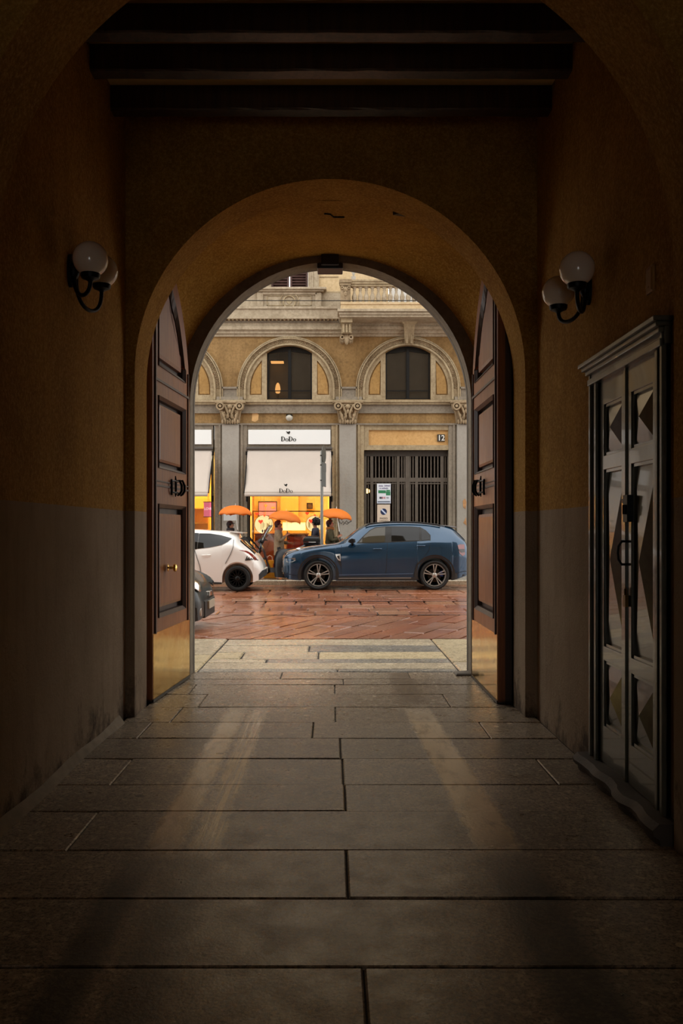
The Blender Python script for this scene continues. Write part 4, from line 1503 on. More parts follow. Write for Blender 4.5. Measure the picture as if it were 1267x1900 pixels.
# counter, rail and window display of the middle shop
ct = T(thing('display_counter', (fx(552), YF + 1.15, .14)), 'glossy red counter inside the lit middle shop window', 'counter')
MB().box(fx(529), fx(570), YF + .85, YF + 1.45, .14, fz(992)).build('body', REDB, ct, bev=.02)
MB().box(fx(527), fx(572), YF + .82, YF + 1.48, fz(992), fz(989.5)).build('top', plain('counter_top', 'c98a4a', .3), ct)
for k, (a0, a1) in enumerate(((530, 543), (543.5, 556), (556.5, 569.5))):
    MB().box(fx(a0), fx(a1), YF + .83, YF + .86, .3, fz(995)).build('front_panel', REDB, ct, bev=.008)
ds = T(thing('display_stand', (fx(484), YF + 1.05, .14)), 'low red and orange display plinth behind the left of the middle shop window', 'display stand')
MB().box(fx(468), fx(512), YF + .8, YF + 1.3, .14, fz(992)).build('body', plain('plinth_orange', 'b0541c', .4), ds, bev=.02)
MB().box(fx(467), fx(513), YF + .78, YF + 1.32, fz(992), fz(990)).build('top', REDB, ds)
rl = T(thing('display_rail', (fx(535), YF + .35, .14)), 'thin black frame rail hung across the middle shop window', 'display rail')
MB().box(fx(467), fx(611), YF + .33, YF + .36, fz(949), fz(947.3)).build('rail', FRAME, rl)
MB().box(fx(466.5), fx(468.5), YF + .33, YF + .36, .14, fz(947.3)).build('post', FRAME, rl)
MB().box(fx(610), fx(612), YF + .33, YF + .36, .14, fz(947.3)).build('post', FRAME, rl)
for x0, x1, z0, z1, lab, m, yy in ((479, 514, 958, 930, 'pink framed poster inside the middle shop window', PINK, YF + 2.2), (569, 580, 944, 933, 'small dark framed picture on the yellow shop wall', plain('picture_brown', '6d4a24', .5), YF + 2.85)):
    pf = T(thing('framed_poster', (fx((x0 + x1) / 2, yy), yy, fz(z0, yy))), lab, 'picture')
    MB().plate([(fx(x0, yy), fz(z0, yy)), (fx(x1, yy), fz(z0, yy)), (fx(x1, yy), fz(z1, yy)), (fx(x0, yy), fz(z1, yy))], [[(fx(x0 + 1.4, yy), fz(z0 - 1.4, yy)), (fx(x1 - 1.4, yy), fz(z0 - 1.4, yy)), (fx(x1 - 1.4, yy), fz(z1 + 1.4, yy)), (fx(x0 + 1.4, yy), fz(z1 + 1.4, yy))]], yy - .03, yy + .03).build('frame', FRAME, pf)
    MB().box(fx(x0 + 1, yy), fx(x1 - 1, yy), yy - .005, yy + .02, fz(z0 - 1, yy), fz(z1 + 1, yy)).build('print', m, pf)
    if m is PINK:
        MB().tube([(fx(492, yy), yy - .01, fz(956, yy)), (fx(493, yy), yy - .01, fz(940, yy))], .012, 6).ball((fx(493, yy), yy - .01, fz(938, yy)), .05, 8, sc=(1, .3, 1)).ball((fx(507, yy), yy - .01, fz(942, yy)), .05, 8, sc=(1.6, .3, .7)).build('gold_flower', plain('gold_print', 'd9a23a', .5), pf)
yy = YF + .35
lv = T(thing('window_poster', (fx(386, yy), yy, fz(959, yy))), 'pink poster with white lettering in the left shop window', 'poster')
MB().box(fx(378, yy), fx(395, yy), yy, yy + .02, fz(958.5, yy), fz(932, yy)).build('sheet', emit('poster_rose_glow', 'ea6f86', .5), lv)  # added self-glow makes the sheet look lit from the front
mb = MB()
lettering(mb, 'LOVE', fx(386, yy), fz(946, yy), yy - .004, .105, .95, bold=True)
mb.build('lettering', emit('lettering_glow', (1, .95, .95, 1), .45), lv)  # letters given an added glow like the sheet
MB().box(fx(377, yy), fx(396, yy), yy - .01, yy + .03, fz(932, yy), fz(930.6, yy)).box(fx(377, yy), fx(396, yy), yy - .01, yy + .03, fz(959.6, yy), fz(958.4, yy)).build('hanger', FRAME, lv)
wd = T(thing('shelf_unit', (fx(371), YF + 1.2, .14)), 'yellow back-lit shelf unit inside the left shop window', 'shelf')
MB().box(fx(330, 28), fx(384, 28), YF + 1.2, YF + 1.3, .14, 2.6).build('back_board', SHOPP, wd)
for z in (.7, 1.15, 1.62, 2.08):
    MB().box(fx(332, 28), fx(383, 28), YF + .95, YF + 1.2, z, z + .03).build('shelf', plain('shelf_gold', 'd69a33', .4), wd)
# two hanging lit discs with red hearts
for px, pz, r, lab in ((489.5, 973, 17, 'round lit display disc with red hearts, left of the walking women'), (583, 972, 15, 'round lit display disc behind the person in the navy jacket')):
    yy = YF + .7
    cx, cz, rr = fx(px, yy), fz(pz, yy), r * yy / 1640
    dk = T(thing('display_disc', (cx, yy, cz - rr)), lab, 'display disc', 'lit discs in the shop window')
    MB().ring(cx, cz, 0, rr, 0, 2 * pi, yy, yy + .04, 28).build('disc', DISC, dk, smooth=30)
    MB().ring(cx, cz, rr, rr + .012, 0, 2 * pi, yy - .01, yy + .05, 28).tube([(cx, yy + .02, cz + rr), (cx, yy + .02, 3.8)], .004, 5).build('rim', BRASS, dk, smooth=30)
    for dx, dz, s in ((-.10, .09, .075), (-.22, .33, .06), (.02, .27, .035), (.20, .26, .035)):
        pts = [(cx + dx + s * (16 * sin(t) ** 3) / 16, cz + dz + s * (13 * cos(t) - 5 * cos(2 * t) - 2 * cos(3 * t) - cos(4 * t)) / 16) for t in [2 * pi * i / 20 for i in range(20)]]
        MB().plate(pts, [], yy - .03, yy - .002).build('heart', HEART, dk)
    mb = MB()
    for i in range(14):
        a = random.Random(i + px).uniform(-.2, .26)
        mb.box(cx + a, cx + a + .012, yy - .006, yy, cz - .15 + .02 * (i % 5), cz + .02 + .02 * (i % 4))
    mb.build('drawing', plain('disc_line%d' % int(px), 'e0b862', .6), dk)
cs = T(thing('lit_showcase', (fx(545), YF + 1.6, fz(985))), 'bright lit glass showcase behind the red counter', 'showcase')
MB().box(fx(524, 28.4), fx(566, 28.4), YF + 1.54, YF + 1.96, fz(984, 28.4), fz(969, 28.4)).build('light_box', DISC, cs)
MB().box(fx(522, 28.4), fx(568, 28.4), YF + 1.52, YF + 1.98, .14, fz(984, 28.4)).build('base', SHOPP, cs)
MB().box(fx(522, 28.4), fx(568, 28.4), YF + 1.52, YF + 1.98, fz(969, 28.4), fz(967, 28.4)).build('top', SHOPP, cs)

# tram wire across the street
tw = MB().tube([(-13 + i, 24.0, fz(551, 24.0) - .10 * sin(pi * (i) / 26)) for i in range(27)], .012, 5).build('cable', IRON)
T(tw, 'thin dark cable strung along the facade in front of the upper window', 'cable')

# ================================================================== VEHICLES
def curve(pts):
    """monotone cubic through (x, value) points"""
    n = len(pts)
    d = [(pts[i + 1][1] - pts[i][1]) / (pts[i + 1][0] - pts[i][0]) for i in range(n - 1)]
    m = [d[0]] + [0 if d[i - 1] * d[i] <= 0 else 2 * d[i - 1] * d[i] / (d[i - 1] + d[i]) for i in range(1, n - 1)] + [d[-1]]

    def f(x):
        if x <= pts[0][0]:
            return pts[0][1]
        if x >= pts[-1][0]:
            return pts[-1][1]
        i = 0
        while x > pts[i + 1][0]:
            i += 1
        h = pts[i + 1][0] - pts[i][0]
        t = (x - pts[i][0]) / h
        return (pts[i][1] * (1 + 2 * t) * (1 - t) ** 2 + m[i] * h * t * (1 - t) ** 2 + pts[i + 1][1] * t * t * (3 - 2 * t) + m[i + 1] * h * t * t * (t - 1))
    return f


RUBBER = plain('tyre_rubber', '15130f', .75, var=.2)
RIMS = plain('silver_rim', 'b7b3ab', .3, metal=.6)
RIMB = plain('black_rim', '161514', .35, metal=.5)
DISCM = plain('brake_disc', '2b2926', .4, metal=.8)
CARGLASS = plain('tinted_car_glass', '0b0b0a', .03, spec=.45)
CARGLASSL = plain('light_car_glass', '423d30', .03, spec=.6)
CLAD = plain('black_plastic_cladding', '24221f', .55)
CHROME = plain('chrome', 'd8d5cf', .12, metal=1)
LAMPC = plain('clear_lamp', 'b9b3a8', .08, spec=.8, coat=1)
LAMPR = plain('red_tail_lamp', '7d1414', .12, spec=.7, coat=1)
PLATE = plain('licence_plate', 'd9d3c6', .5)
SEAM = plain('door_seam', '07080a', .7)


class Car:
    def __init__(s, name, label, c, pos, yaw, flip):
        s.c = c
        s.root = T(thing(name, (pos[0], pos[1], 0)), label, 'car')
        k = -1 if flip else 1
        L = c['L']
        ct, st = cos(yaw), sin(yaw)

        def tf(p):
            # local: x backwards from the nose, y across, z up; origin of the thing at the middle of the car
            a, b = k * (p[0] - L / 2), k * p[1]
            return (pos[0] + a * ct - b * st, pos[1] + a * st + b * ct, p[2])
        s.tf = tf
        for q in ('zb', 'zs', 'zt', 'w', 'wr'):
            setattr(s, q, curve(c[q]))

    def mb(s):
        return MB(s.tf)

    def arch(s, x):
        z = 0
        for xw in s.c['wheels']:
            d = abs(x - xw)
            R = s.c['ra']
            if d < R:
                z = max(z, s.c['rw'] + sqrt(R * R - d * d))
        return z

    def half(s, x):
        w, zl, zs, zt, wr = s.w(x), s.zb(x), s.zs(x), s.zt(x), s.wr(x)
        zt = max(zt, zs + .012)
        wr = min(wr, w - .05)
        za = max(zl, s.arch(x))
        dr = min(s.c.get('drop', .06), (zt - zs) * .5)
        zm = za + (zs - za) * .55
        tl = s.c.get('tuck', .05)
        return [(0, zl), (w - .30, zl), (w - .30, za), (w - .03, za), (w - tl * max(0, 1 - (za - zl) / .3) * .5, za + .03), (w + .0, zm), (w + .004, zm + (zs - zm) * .45), (w - .022, zs - (zs - zm) * .2), (w - .06, zs),
                ((w - .06 + wr + .02) / 2 + .026 * min(1, (zt - zs) / .3), (zs + zt - dr) / 2), (wr + .02, zt - dr), (wr - .04, zt - dr * .35), (wr * .7, zt - dr * .08), (wr * .35, zt), (0, zt + .003)]

    def side_y(s, x, z):
        p = s.half(x)[3:12]
        if z <= p[0][1]:
            return p[0][0]
        for (ya, za), (yb, zb) in zip(p, p[1:]):
            if za <= z <= zb and zb > za:
                return ya + (yb - ya) * (z - za) / (zb - za)
        return p[-1][0]

    def body(s, paint):
        L = s.c['L']
        xs = [L * i / 84 for i in range(85)]
        for xw in s.c['wheels']:
            R = s.c['ra']
            xs += [xw + R * cos(pi * i / 22) for i in range(23)] + [xw - R - .002, xw + R + .002]
        xs = sorted(x for x in xs if 0 <= x <= L)
        xs = [x for i, x in enumerate(xs) if i == 0 or x - xs[i - 1] > 1e-4]
        rings = []
        for x in xs:
            h = s.half(x)
            rings.append([(x, -y, z) for y, z in h] + [(x, y, z) for y, z in reversed(h[1:-1])])
        mb = s.mb().loft(rings, closed=True, caps=True)
        s.bodyo = mb.build('body', paint, s.root, smooth=42, weld=True)
        return s.bodyo

    def panel(s, poly, off, mat, name, parent=None, sides=(-1, 1), th=.012, holes=()):
        def dense(pl):
            out = []
            for i, (a, b) in enumerate(pl):
                c, d = pl[(i + 1) % len(pl)]
                n = max(1, int(max(abs(c - a), abs(d - b)) / .09))
                out += [(a + (c - a) * k / n, b + (d - b) * k / n) for k in range(n)]
            return out
        pl = dense(poly)
        for sd in sides:
            mb = s.mb()
            loops = [pl] + [dense(h) for h in holes]
            tris = tessellate_polygon([[Vector((a, b, 0)) for a, b in lp] for lp in loops])
            flat = [p for lp in loops for p in lp]
            n = len(flat)
            v = [(a, sd * (s.side_y(a, b) + off), b) for a, b in flat] + [(a, sd * (s.side_y(a, b) + off - th), b) for a, b in flat]
            f = [tuple(t) for t in tris]
            k = 0
            for lp in loops:
                for i in range(len(lp)):
                    j = (i + 1) % len(lp)
                    f.append((k + i, k + j, k + j + n, k + i + n))
                k += len(lp)
            o = mb.add(v, f).build(name, mat, parent or s.root, smooth=35)
        return o

    def window(s, poly, off, mat, name, sides=(-1, 1)):
        """convex pane following the curve of the body, built in narrow horizontal bands"""
        zs = [b for a, b in poly]
        z0, z1 = min(zs), max(zs)
        n = 8
        for sd in sides:
            mb = s.mb()
            xs = [a for a, b in poly]
            x0, x1 = min(xs), max(xs)
            nx = max(2, int((x1 - x0) / .08))
            for k, kx in [(k, kx) for k in range(n) for kx in range(nx)]:
                pl = list(poly)
                for ax, lim, sg in ((1, z0 + (z1 - z0) * k / n, 1), (1, z0 + (z1 - z0) * (k + 1) / n, -1), (0, x0 + (x1 - x0) * kx / nx, 1), (0, x0 + (x1 - x0) * (kx + 1) / nx, -1)):
                    out = []
                    for i in range(len(pl)):
                        p, q = pl[i], pl[(i + 1) % len(pl)]
                        ip, iq = (p[ax] - lim) * sg >= -1e-9, (q[ax] - lim) * sg >= -1e-9
                        if ip:
                            out.append(p)
                        if ip != iq:
                            t = (lim - p[ax]) / (q[ax] - p[ax])
                            out.append((p[0] + (q[0] - p[0]) * t, p[1] + (q[1] - p[1]) * t))
                    pl = out
                    if len(pl) < 3:
                        break
                if len(pl) < 3:
                    continue
                mb.add([(a, sd * (s.side_y(a, b) + off), b) for a, b in pl], [tuple(range(len(pl)))])
            o = mb.build(name, mat, s.root, smooth=60, weld=True)
        return o

    def strip(s, path, width, off, mat, name, parent=None, sides=(-1, 1), th=.01):
        pts = []
        for (a, b), (c, d) in zip(path, path[1:]):
            n = max(1, int(sqrt((c - a) ** 2 + (d - b) ** 2) / .06))
            pts += [(a + (c - a) * k / n, b + (d - b) * k / n) for k in range(n)]
        pts.append(path[-1])
        for sd in sides:
            rings = []
            for i, (a, b) in enumerate(pts):
                p, q = pts[max(i - 1, 0)], pts[min(i + 1, len(pts) - 1)]
                t = Vector((q[0] - p[0], q[1] - p[1])).normalized()
                nx, nz = -t.y * width / 2, t.x * width / 2
                r = []
                for sg in (1, -1):
                    x, z = a + sg * nx, b + sg * nz
                    r.append((x, sd * (s.side_y(x, z) + off), z))
                r += [(r[1][0], r[1][1] - sd * th, r[1][2]), (r[0][0], r[0][1] - sd * th, r[0][2])]
                rings.append(r)
            o = s.mb().loft(rings, closed=True, caps=True).build(name, mat, parent or s.root, smooth=35)
        return o

    def top_glass(s, x0, x1, ymar, mat, name, off=.006):
        """windscreen or rear window lying on the upper surface between two stations"""
        rows = []
        n = 10
        for i in range(n + 1):
            x = x0 + (x1 - x0) * i / n
            h = s.half(x)[10:]
            pr = [(y, z) for y, z in h]
            pr[0] = (pr[0][0] - ymar, pr[0][1] + .004)
            row = [(x, -y, z + off) for y, z in pr] + [(x, y, z + off) for y, z in reversed(pr[:-1])]
            rows.append(row)
        s.mb().loft(rows).build(name, mat, s.root, smooth=60, fix=True)

    def wheel(s, xw, sd, spokes, rimmat, style):
        R, r = s.c['rw'] - .0, s.c['rr']
        w = s.w(xw)
        y0 = w - .015
        mb0 = MB(lambda p: s.tf((xw + p[0], sd * (y0 - p[1]), R + p[2])))
        prof = [(r, .03), (r + .012, .008), (r + (R - r) * .5, -.004), (R - .025, .0), (R - .008, .015), (R, .04), (R, .18), (R - .02, .215), (r, .22)]
        t = mb0.lathe(prof, (0, 0, 0), 'y', 40, cap=False).build('wheel', RUBBER, s.root, smooth=40)
        mb1 = MB(mb0.tf)
        mb1.lathe([(r + .002, .028), (r - .014, .012), (r - .024, .025), (r - .03, .09), (r - .03, .2)], (0, 0, 0), 'y', 40, cap=False)
        for k in range(spokes):
            a = 2 * pi * k / spokes + style.get('rot', 0)
            for da, tw, wd in style['arms']:
                a0, a1 = a + da * .4, a + da + tw
                c0, s0, c1, s1 = cos(a0), sin(a0), cos(a1), sin(a1)
                p0 = Vector((.03 * c0, .035, .03 * s0))
                p1 = Vector(((r - .018) * c1, .02, (r - .018) * s1))
                d = (p1 - p0)
                d.y = 0
                nn = Vector((-d.z, 0, d.x)).normalized() * wd
                v = []
                for p, q in ((p0, .75), (p0.lerp(p1, .5), .8), (p1, 1.1)):
                    for e, dy in ((-1, 0), (-.55, -.01), (.55, -.01), (1, 0), (.8, .03), (-.8, .03)):
                        v.append((p.x + nn.x * e * q, p.y + dy, p.z + nn.z * e * q))
                f = []
                for i in range(2):
                    for j in range(6):
                        f.append((i * 6 + j, i * 6 + (j + 1) % 6, i * 6 + 6 + (j + 1) % 6, i * 6 + 6 + j))
                mb1.add(v, f)
        mb1.lathe([(0, .012), (.028, .014), (.045, .024), (.06, .035), (.06, .08)], (0, 0, 0), 'y', 20)
        mb1.build('rim', rimmat, t, smooth=35)
        MB(mb0.tf).lathe([(.05, .075), (r * .6, .085), (r * .6, .10), (.05, .095)], (0, 0, 0), 'y', 28).lathe([(r - .03, .14), (.02, .14)], (0, 0, 0), 'y', 28).build('brake_disc', DISCM if rimmat is RIMS else RUBBER, t)
        if style.get('caliper'):
            m2 = MB(mb0.tf)
            a0 = .25
            rg = []
            for i in range(7):
                a = -.15 + .7 * i / 6
                rg.append([(q * cos(a), y, q * sin(a)) for q, y in ((r * .45, .05), (r * .74, .05), (r * .74, .11), (r * .45, .11))])
            m2.loft(rg, closed=True, caps=True).build('brake_caliper', style['caliper'], t)
        return t

    def mirror(s, x, z, mat, parent=None):
        for sd in (-1, 1):
            y = s.side_y(x, z)
            mb = s.mb()
            mb.loft([[(x + q * cx, sd * (y + .06 + .17 * yy), z + .03 + zz) for cx, zz in ((-.08, .0), (-.06, .06), (.02, .085), (.09, .07), (.10, .0), (.02, -.035))] for yy, q in ((0, .6), (.3, 1), (.8, 1), (1, .7))], closed=True, caps=True)
            mb.tube([(x + .03, sd * (y - .02), z - .06), (x + .03, sd * (y + .05), z - .03), (x + .02, sd * (y + .10), z + .01)], .025, 8)
            mb.build('wing_mirror', mat, s.root, smooth=45)

    def handle(s, x, z, mat, ln=.19):
        for sd in (-1, 1):
            y = s.side_y(x, z)
            s.mb().tube([(x - ln / 2, sd * (y - .005), z), (x - ln / 2 + .025, sd * (y + .028), z + .002), (x + ln / 2 - .025, sd * (s.side_y(x + ln / 2, z) + .028), z + .004), (x + ln / 2, sd * (s.side_y(x + ln / 2, z) - .005), z + .004)], .011, 8).build('door_handle', mat, s.root, smooth=60)


def paint(name, col, metal=.35, rough=.25):
    k = NM(name)
    c = k.coord('obj')
    k.set(col=hexc(col), metal=metal, rough=rough, coat=1.0, coatr=.04, spec=.5)
    drops = k.noise(c, 140, 2, .5)
    k.bump(k.ramp(drops, .55, .75), .06, .002)
    return k.m


# ------------------------------------------------------------------ blue crossover
SUVX, SUVY = -1.20, 21.76
suv = Car('blue_crossover', 'dark blue crossover car with silver five-spoke wheels parked across the street', dict(
    L=4.50, wheels=(.865, 3.610), ra=.415, rw=.348, rr=.272, drop=.07, tuck=.06,
    zt=[(0, .80), (.03, .86), (.12, .915), (.33, .965), (.65, 1.025), (1.0, 1.07), (1.30, 1.105), (1.36, 1.125), (1.87, 1.48), (2.05, 1.565), (2.40, 1.612), (2.8, 1.622), (3.3, 1.608), (3.75, 1.555), (4.02, 1.50), (4.07, 1.475), (4.32, 1.235), (4.41, 1.10), (4.46, .95), (4.50, .78)],
    zs=[(0, .72), (.05, .79), (.15, .85), (.4, .92), (.8, .99), (1.30, 1.055), (1.7, 1.085), (2.5, 1.115), (3.2, 1.155), (3.6, 1.185), (4.1, 1.175), (4.3, 1.12), (4.4, 1.03), (4.46, .88), (4.50, .72)],
    zb=[(0, .42), (.05, .30), (.25, .235), (.6, .22), (3.95, .22), (4.25, .29), (4.42, .36), (4.50, .45)],
    w=[(0, .58), (.03, .70), (.10, .80), (.26, .875), (.55, .912), (.9, .93), (2.3, .928), (3.6, .932), (4.1, .90), (4.33, .83), (4.45, .72), (4.50, .60)],
    wr=[(0, .40), (.15, .60), (.5, .72), (1.30, .78), (1.40, .76), (1.9, .64), (2.4, .615), (3.4, .60), (4.0, .58), (4.1, .60), (4.35, .70), (4.5, .5)]),
    (SUVX + 2.25, SUVY), 0, False)
BLUEP = paint('metallic_blue_paint', '1a405c', .45, .2)
suv.body(BLUEP)


def S(cx, cy, s=78.6):                       # measured side-view points to car coordinates
    return ((500 + cx / 3.334 - 617) / s + 1.20, EYE + (43 - cy / 3.334) / s)


win_f = [S(552, 221, 78), S(585, 183, 78), S(625, 147, 78), S(660, 131, 78), S(717, 126, 78), S(711, 217, 78), S(640, 220, 78)]
win_r = [S(754, 126, 78), S(870, 127, 78), S(927, 131, 78), S(922, 208, 78), S(840, 211, 78), S(752, 214, 78)]
win_q = [S(937, 133, 78), S(962, 150, 78), S(986, 176, 78), S(987, 203, 78), S(937, 207, 78)]
trim = [S(536, 226, 78), S(580, 180, 78), S(622, 143, 78), S(655, 127, 78), S(717, 121, 78), S(870, 122, 78), S(935, 127, 78), S(968, 147, 78), S(994, 176, 78), S(992, 208, 78), S(900, 214, 78), S(752, 220, 78), S(640, 226, 78)]
suv.window(trim, .006, CLAD, 'window_surround')
suv.window(win_f, .012, CARGLASSL, 'front_window')
suv.window(win_r, .012, CARGLASS, 'rear_window')
suv.window(win_q, .012, CARGLASS, 'quarter_window')
suv.top_glass(1.40, 2.02, .04, CARGLASSL, 'windscreen')
suv.top_glass(4.08, 4.36, .06, CARGLASS, 'tailgate_window')
# black cladding: arches, sills, bumpers
for xw in (.865, 3.610):
    R = .415
    suv.strip([(xw + (R + .032) * cos(a), .348 + (R + .032) * sin(a)) for a in [(-.20 + (pi + .40) * i / 24) for i in range(25)]], .075, .014, CLAD, 'arch_cladding')
suv.panel([(1.30, .225), (3.17, .225), (3.17, .30), (2.2, .315), (1.30, .32)], .014, CLAD, 'sill_cladding')
suv.strip([(1.34, .275), (3.05, .285)], .022, .024, plain('satin_sill', '8f8c86', .4, metal=.3), 'sill_strip')
suv.strip([(1.30, .355), (3.10, .385)], .016, .008, plain('blue_crease_highlight', '5d7896', .3, metal=.4), 'side_crease')  # crease highlight put into a lighter strip colour
suv.panel([(.03, .30), (.25, .235), (.42, .235), (.43, .33), (.20, .37), (.04, .42)], .012, CLAD, 'front_bumper_cladding')
suv.panel([(4.07, .24), (4.25, .30), (4.45, .40), (4.47, .47), (4.2, .42), (4.07, .40)], .012, CLAD, 'rear_bumper_cladding')
suv.mb().box(-.012, .05, -.46, .46, .44, .60).box(-.01, .06, -.44, .44, .26, .38).build('grille', CLAD, suv.root, bev=.01)
suv.mb().box(-.03, .0, -.26, .26, .40, .50).build('licence_plate', PLATE, suv.root)
# lamps
suv.panel([S(100, 322), S(160, 316), S(162, 334), S(140, 343), S(102, 345)], .012, plain('smoked_lamp', '6f6d69', .1, coat=.6), 'headlamp')
suv.panel([S(160, 262), S(195, 245), S(212, 244), S(185, 262), S(168, 276)], .02, CHROME, 'daytime_lamp')
suv.panel([S(1164, 240), S(1182, 232), S(1208, 234), S(1212, 296), S(1196, 306), S(1176, 290)], .012, LAMPR, 'tail_lamp')
suv.panel([S(1168, 262), S(1208, 262), S(1210, 282), S(1186, 284)], .02, plain('dark_lamp_inset', '3d3433', .2, coat=.5), 'lamp_inset')
# fender vent badge
suv.panel([S(407, 294), S(438, 292), S(440, 338), S(424, 330), S(412, 312)], .010, CHROME, 'fender_vent', holes=[[S(416, 304), S(433, 303), S(435, 326), S(424, 320)]])
suv.panel([S(410, 310), S(436, 300), S(441, 372), S(418, 330)], .005, CLAD, 'fender_vent_recess')
# seams, handles, mirrors, rails, spoiler
suv.strip([S(445, 240), S(441, 330), S(445, 420), S(470, 452)], .007, .003, SEAM, 'door_seam')
suv.strip([S(737, 122), S(728, 240), S(722, 380), S(712, 448)], .007, .003, SEAM, 'door_seam')
suv.strip([S(996, 212), S(985, 270), S(955, 310), S(905, 360), S(888, 440)], .007, .003, SEAM, 'door_seam')
suv.handle(*S(668, 262), BLUEP)
suv.handle(*S(936, 243), BLUEP)
suv.mirror(S(505, 222)[0], 1.10, BLACKM)
for sd in (-1, 1):
    suv.mb().tube([(1.98, sd * .66, 1.50), (2.08, sd * .655, 1.565), (2.6, sd * .64, 1.612), (3.2, sd * .625, 1.60), (3.7, sd * .61, 1.545), (3.78, sd * .61, 1.51)], .017, 8).build('roof_rail', BLACKM, suv.root, smooth=60)
suv.mb().loft([[(x, -w, z), (x, w, z), (x, w, z - t), (x, -w, z - t)] for x, w, z, t in ((3.90, .56, 1.535, .02), (4.05, .57, 1.515, .03), (4.17, .55, 1.495, .02))], closed=True, caps=True).build('spoiler', plain('spoiler_grey', '8f9294', .35), suv.root)
for xw in (.865, 3.610):
    for sd in (-1, 1):
        suv.wheel(xw, sd, 5, RIMS, dict(arms=((-.20, -.02, .016), (.20, -.12, .016)), rot=.35, caliper=plain('blue_caliper', '1c3f8c', .4) if sd < 0 and xw > 2 else None))

# ------------------------------------------------------------------ white hatchback
hat = Car('white_hatchback', 'white hatchback with black multi-spoke wheels, parked in front of the blue car', dict(
    L=3.84, wheels=(.83, 3.236), ra=.352, rw=.298, rr=.20, drop=.08, tuck=.05,
    zt=[(0, .60), (.05, .70), (.2, .80), (.6, .90), (.95, .98), (1.02, 1.0), (1.55, 1.36), (1.75, 1.42), (2.1, 1.435), (2.66, 1.405), (3.10, 1.365), (3.17, 1.33), (3.26, 1.20), (3.60, .90), (3.74, .71), (3.82, .55), (3.84, .46)],
    zs=[(0, .52), (.08, .62), (.3, .74), (.95, .89), (1.8, .95), (2.45, 1.0), (2.8, 1.09), (3.05, 1.12), (3.25, 1.05), (3.5, .86), (3.7, .67), (3.8, .52), (3.84, .42)],
    zb=[(0, .30), (.1, .22), (.5, .19), (3.5, .19), (3.68, .24), (3.84, .34)],
    w=[(0, .42), (.08, .58), (.25, .71), (.6, .79), (1.0, .815), (2.5, .82), (3.2, .825), (3.5, .80), (3.7, .72), (3.8, .62), (3.84, .52)],
    wr=[(0, .35), (.3, .55), (.95, .68), (1.05, .67), (1.6, .56), (2.2, .54), (3.1, .50), (3.25, .54), (3.6, .62), (3.84, .45)]),
    (-5.43 + 1.92, 21.18), 0, False)
WHITEP = paint('white_car_paint', 'f0ede6', 0, .3)
hat.body(WHITEP)


def H(cx, cy, s=80.5):
    return ((350 + cx / 3.839 - 617) / s + 5.43, EYE + (73 - cy / 3.839) / s)


hat.window([H(-160, 405), H(-150, 320), H(20, 302), H(62, 304), H(58, 418), H(-100, 425)], .012, CARGLASS, 'front_window')
hat.window([H(76, 305, 79.5), H(150, 306, 79.5), H(230, 318, 79.5), H(312, 340, 79.5), H(285, 365, 79.5), H(245, 386, 79.5), H(160, 404, 79.5), H(72, 414, 79.5)], .012, CARGLASS, 'rear_window')
hat.top_glass(1.06, 1.68, .05, CARGLASSL, 'windscreen')
hat.top_glass(3.27, 3.62, .02, CARGLASS, 'tailgate_window')
hat.panel([H(352, 342), H(392, 326), H(430, 372), H(470, 420), H(490, 446), H(478, 446), H(440, 400), H(400, 362)], .012, CLAD, 'tailgate_glass_side')
hat.panel([H(362, 424), H(385, 424), H(420, 434), H(450, 454), H(474, 478), H(488, 498), H(468, 497), H(450, 474), H(425, 450), H(395, 434)], .012, LAMPR, 'tail_lamp')
mb = hat.mb()
for pts in ([(404, 497), (418, 468), (416, 490), (432, 490)], [(420, 492), (430, 476), (436, 490), (446, 482), (450, 492), (462, 486), (490, 498)], [(404, 497), (440, 493), (490, 499)]):
    q = []
    for a, b in pts:
        x, z = H(a, b)
        q.append((x, -(hat.side_y(x, z) + .008), z))
    mb.tube(q, .010, 5)
mb.build('script_badge', INK, hat.root)
hat.strip([H(316, 350), H(318, 400), H(300, 450), H(262, 520)], .009, .014, SEAM, 'door_seam')
hat.strip([H(40, 420), H(80, 540), H(95, 640)], .009, .014, SEAM, 'door_seam')
hat.panel([H(55, 648), H(235, 655), H(235, 668), H(55, 668)], .010, CLAD, 'sill_cladding')
hat.panel([H(500, 640), H(498, 600), H(520, 572), H(550, 560), H(552, 600)], .014, CLAD, 'rear_bumper_cladding')
hat.mb().loft([[(x, -w, z), (x, w, z), (x, w, z - t), (x, -w, z - t)] for x, w, z, t in ((3.02, .50, 1.392, .03), (3.18, .53, 1.382, .035), (3.34, .52, 1.355, .015))], closed=True, caps=True).build('spoiler', WHITEP, hat.root, smooth=40)
hat.mirror(1.28, .93, WHITEP)
hat.handle(2.52, .83, WHITEP)
hat.panel([(.10, .60), (.5, .74), (.52, .82), (.14, .70)], .012, LAMPC, 'headlamp')
hat.mb().box(-.02, .03, -.3, .3, .40, .56).build('grille', CHROME, hat.root, bev=.01)
hat.mb().box(3.80, 3.86, -.25, .25, .40, .52).build('licence_plate', PLATE, hat.root)
for xw in (.83, 3.236):
    for sd in (-1, 1):
        hat.wheel(xw, sd, 14, RIMB, dict(arms=((0, 0, .011),)))

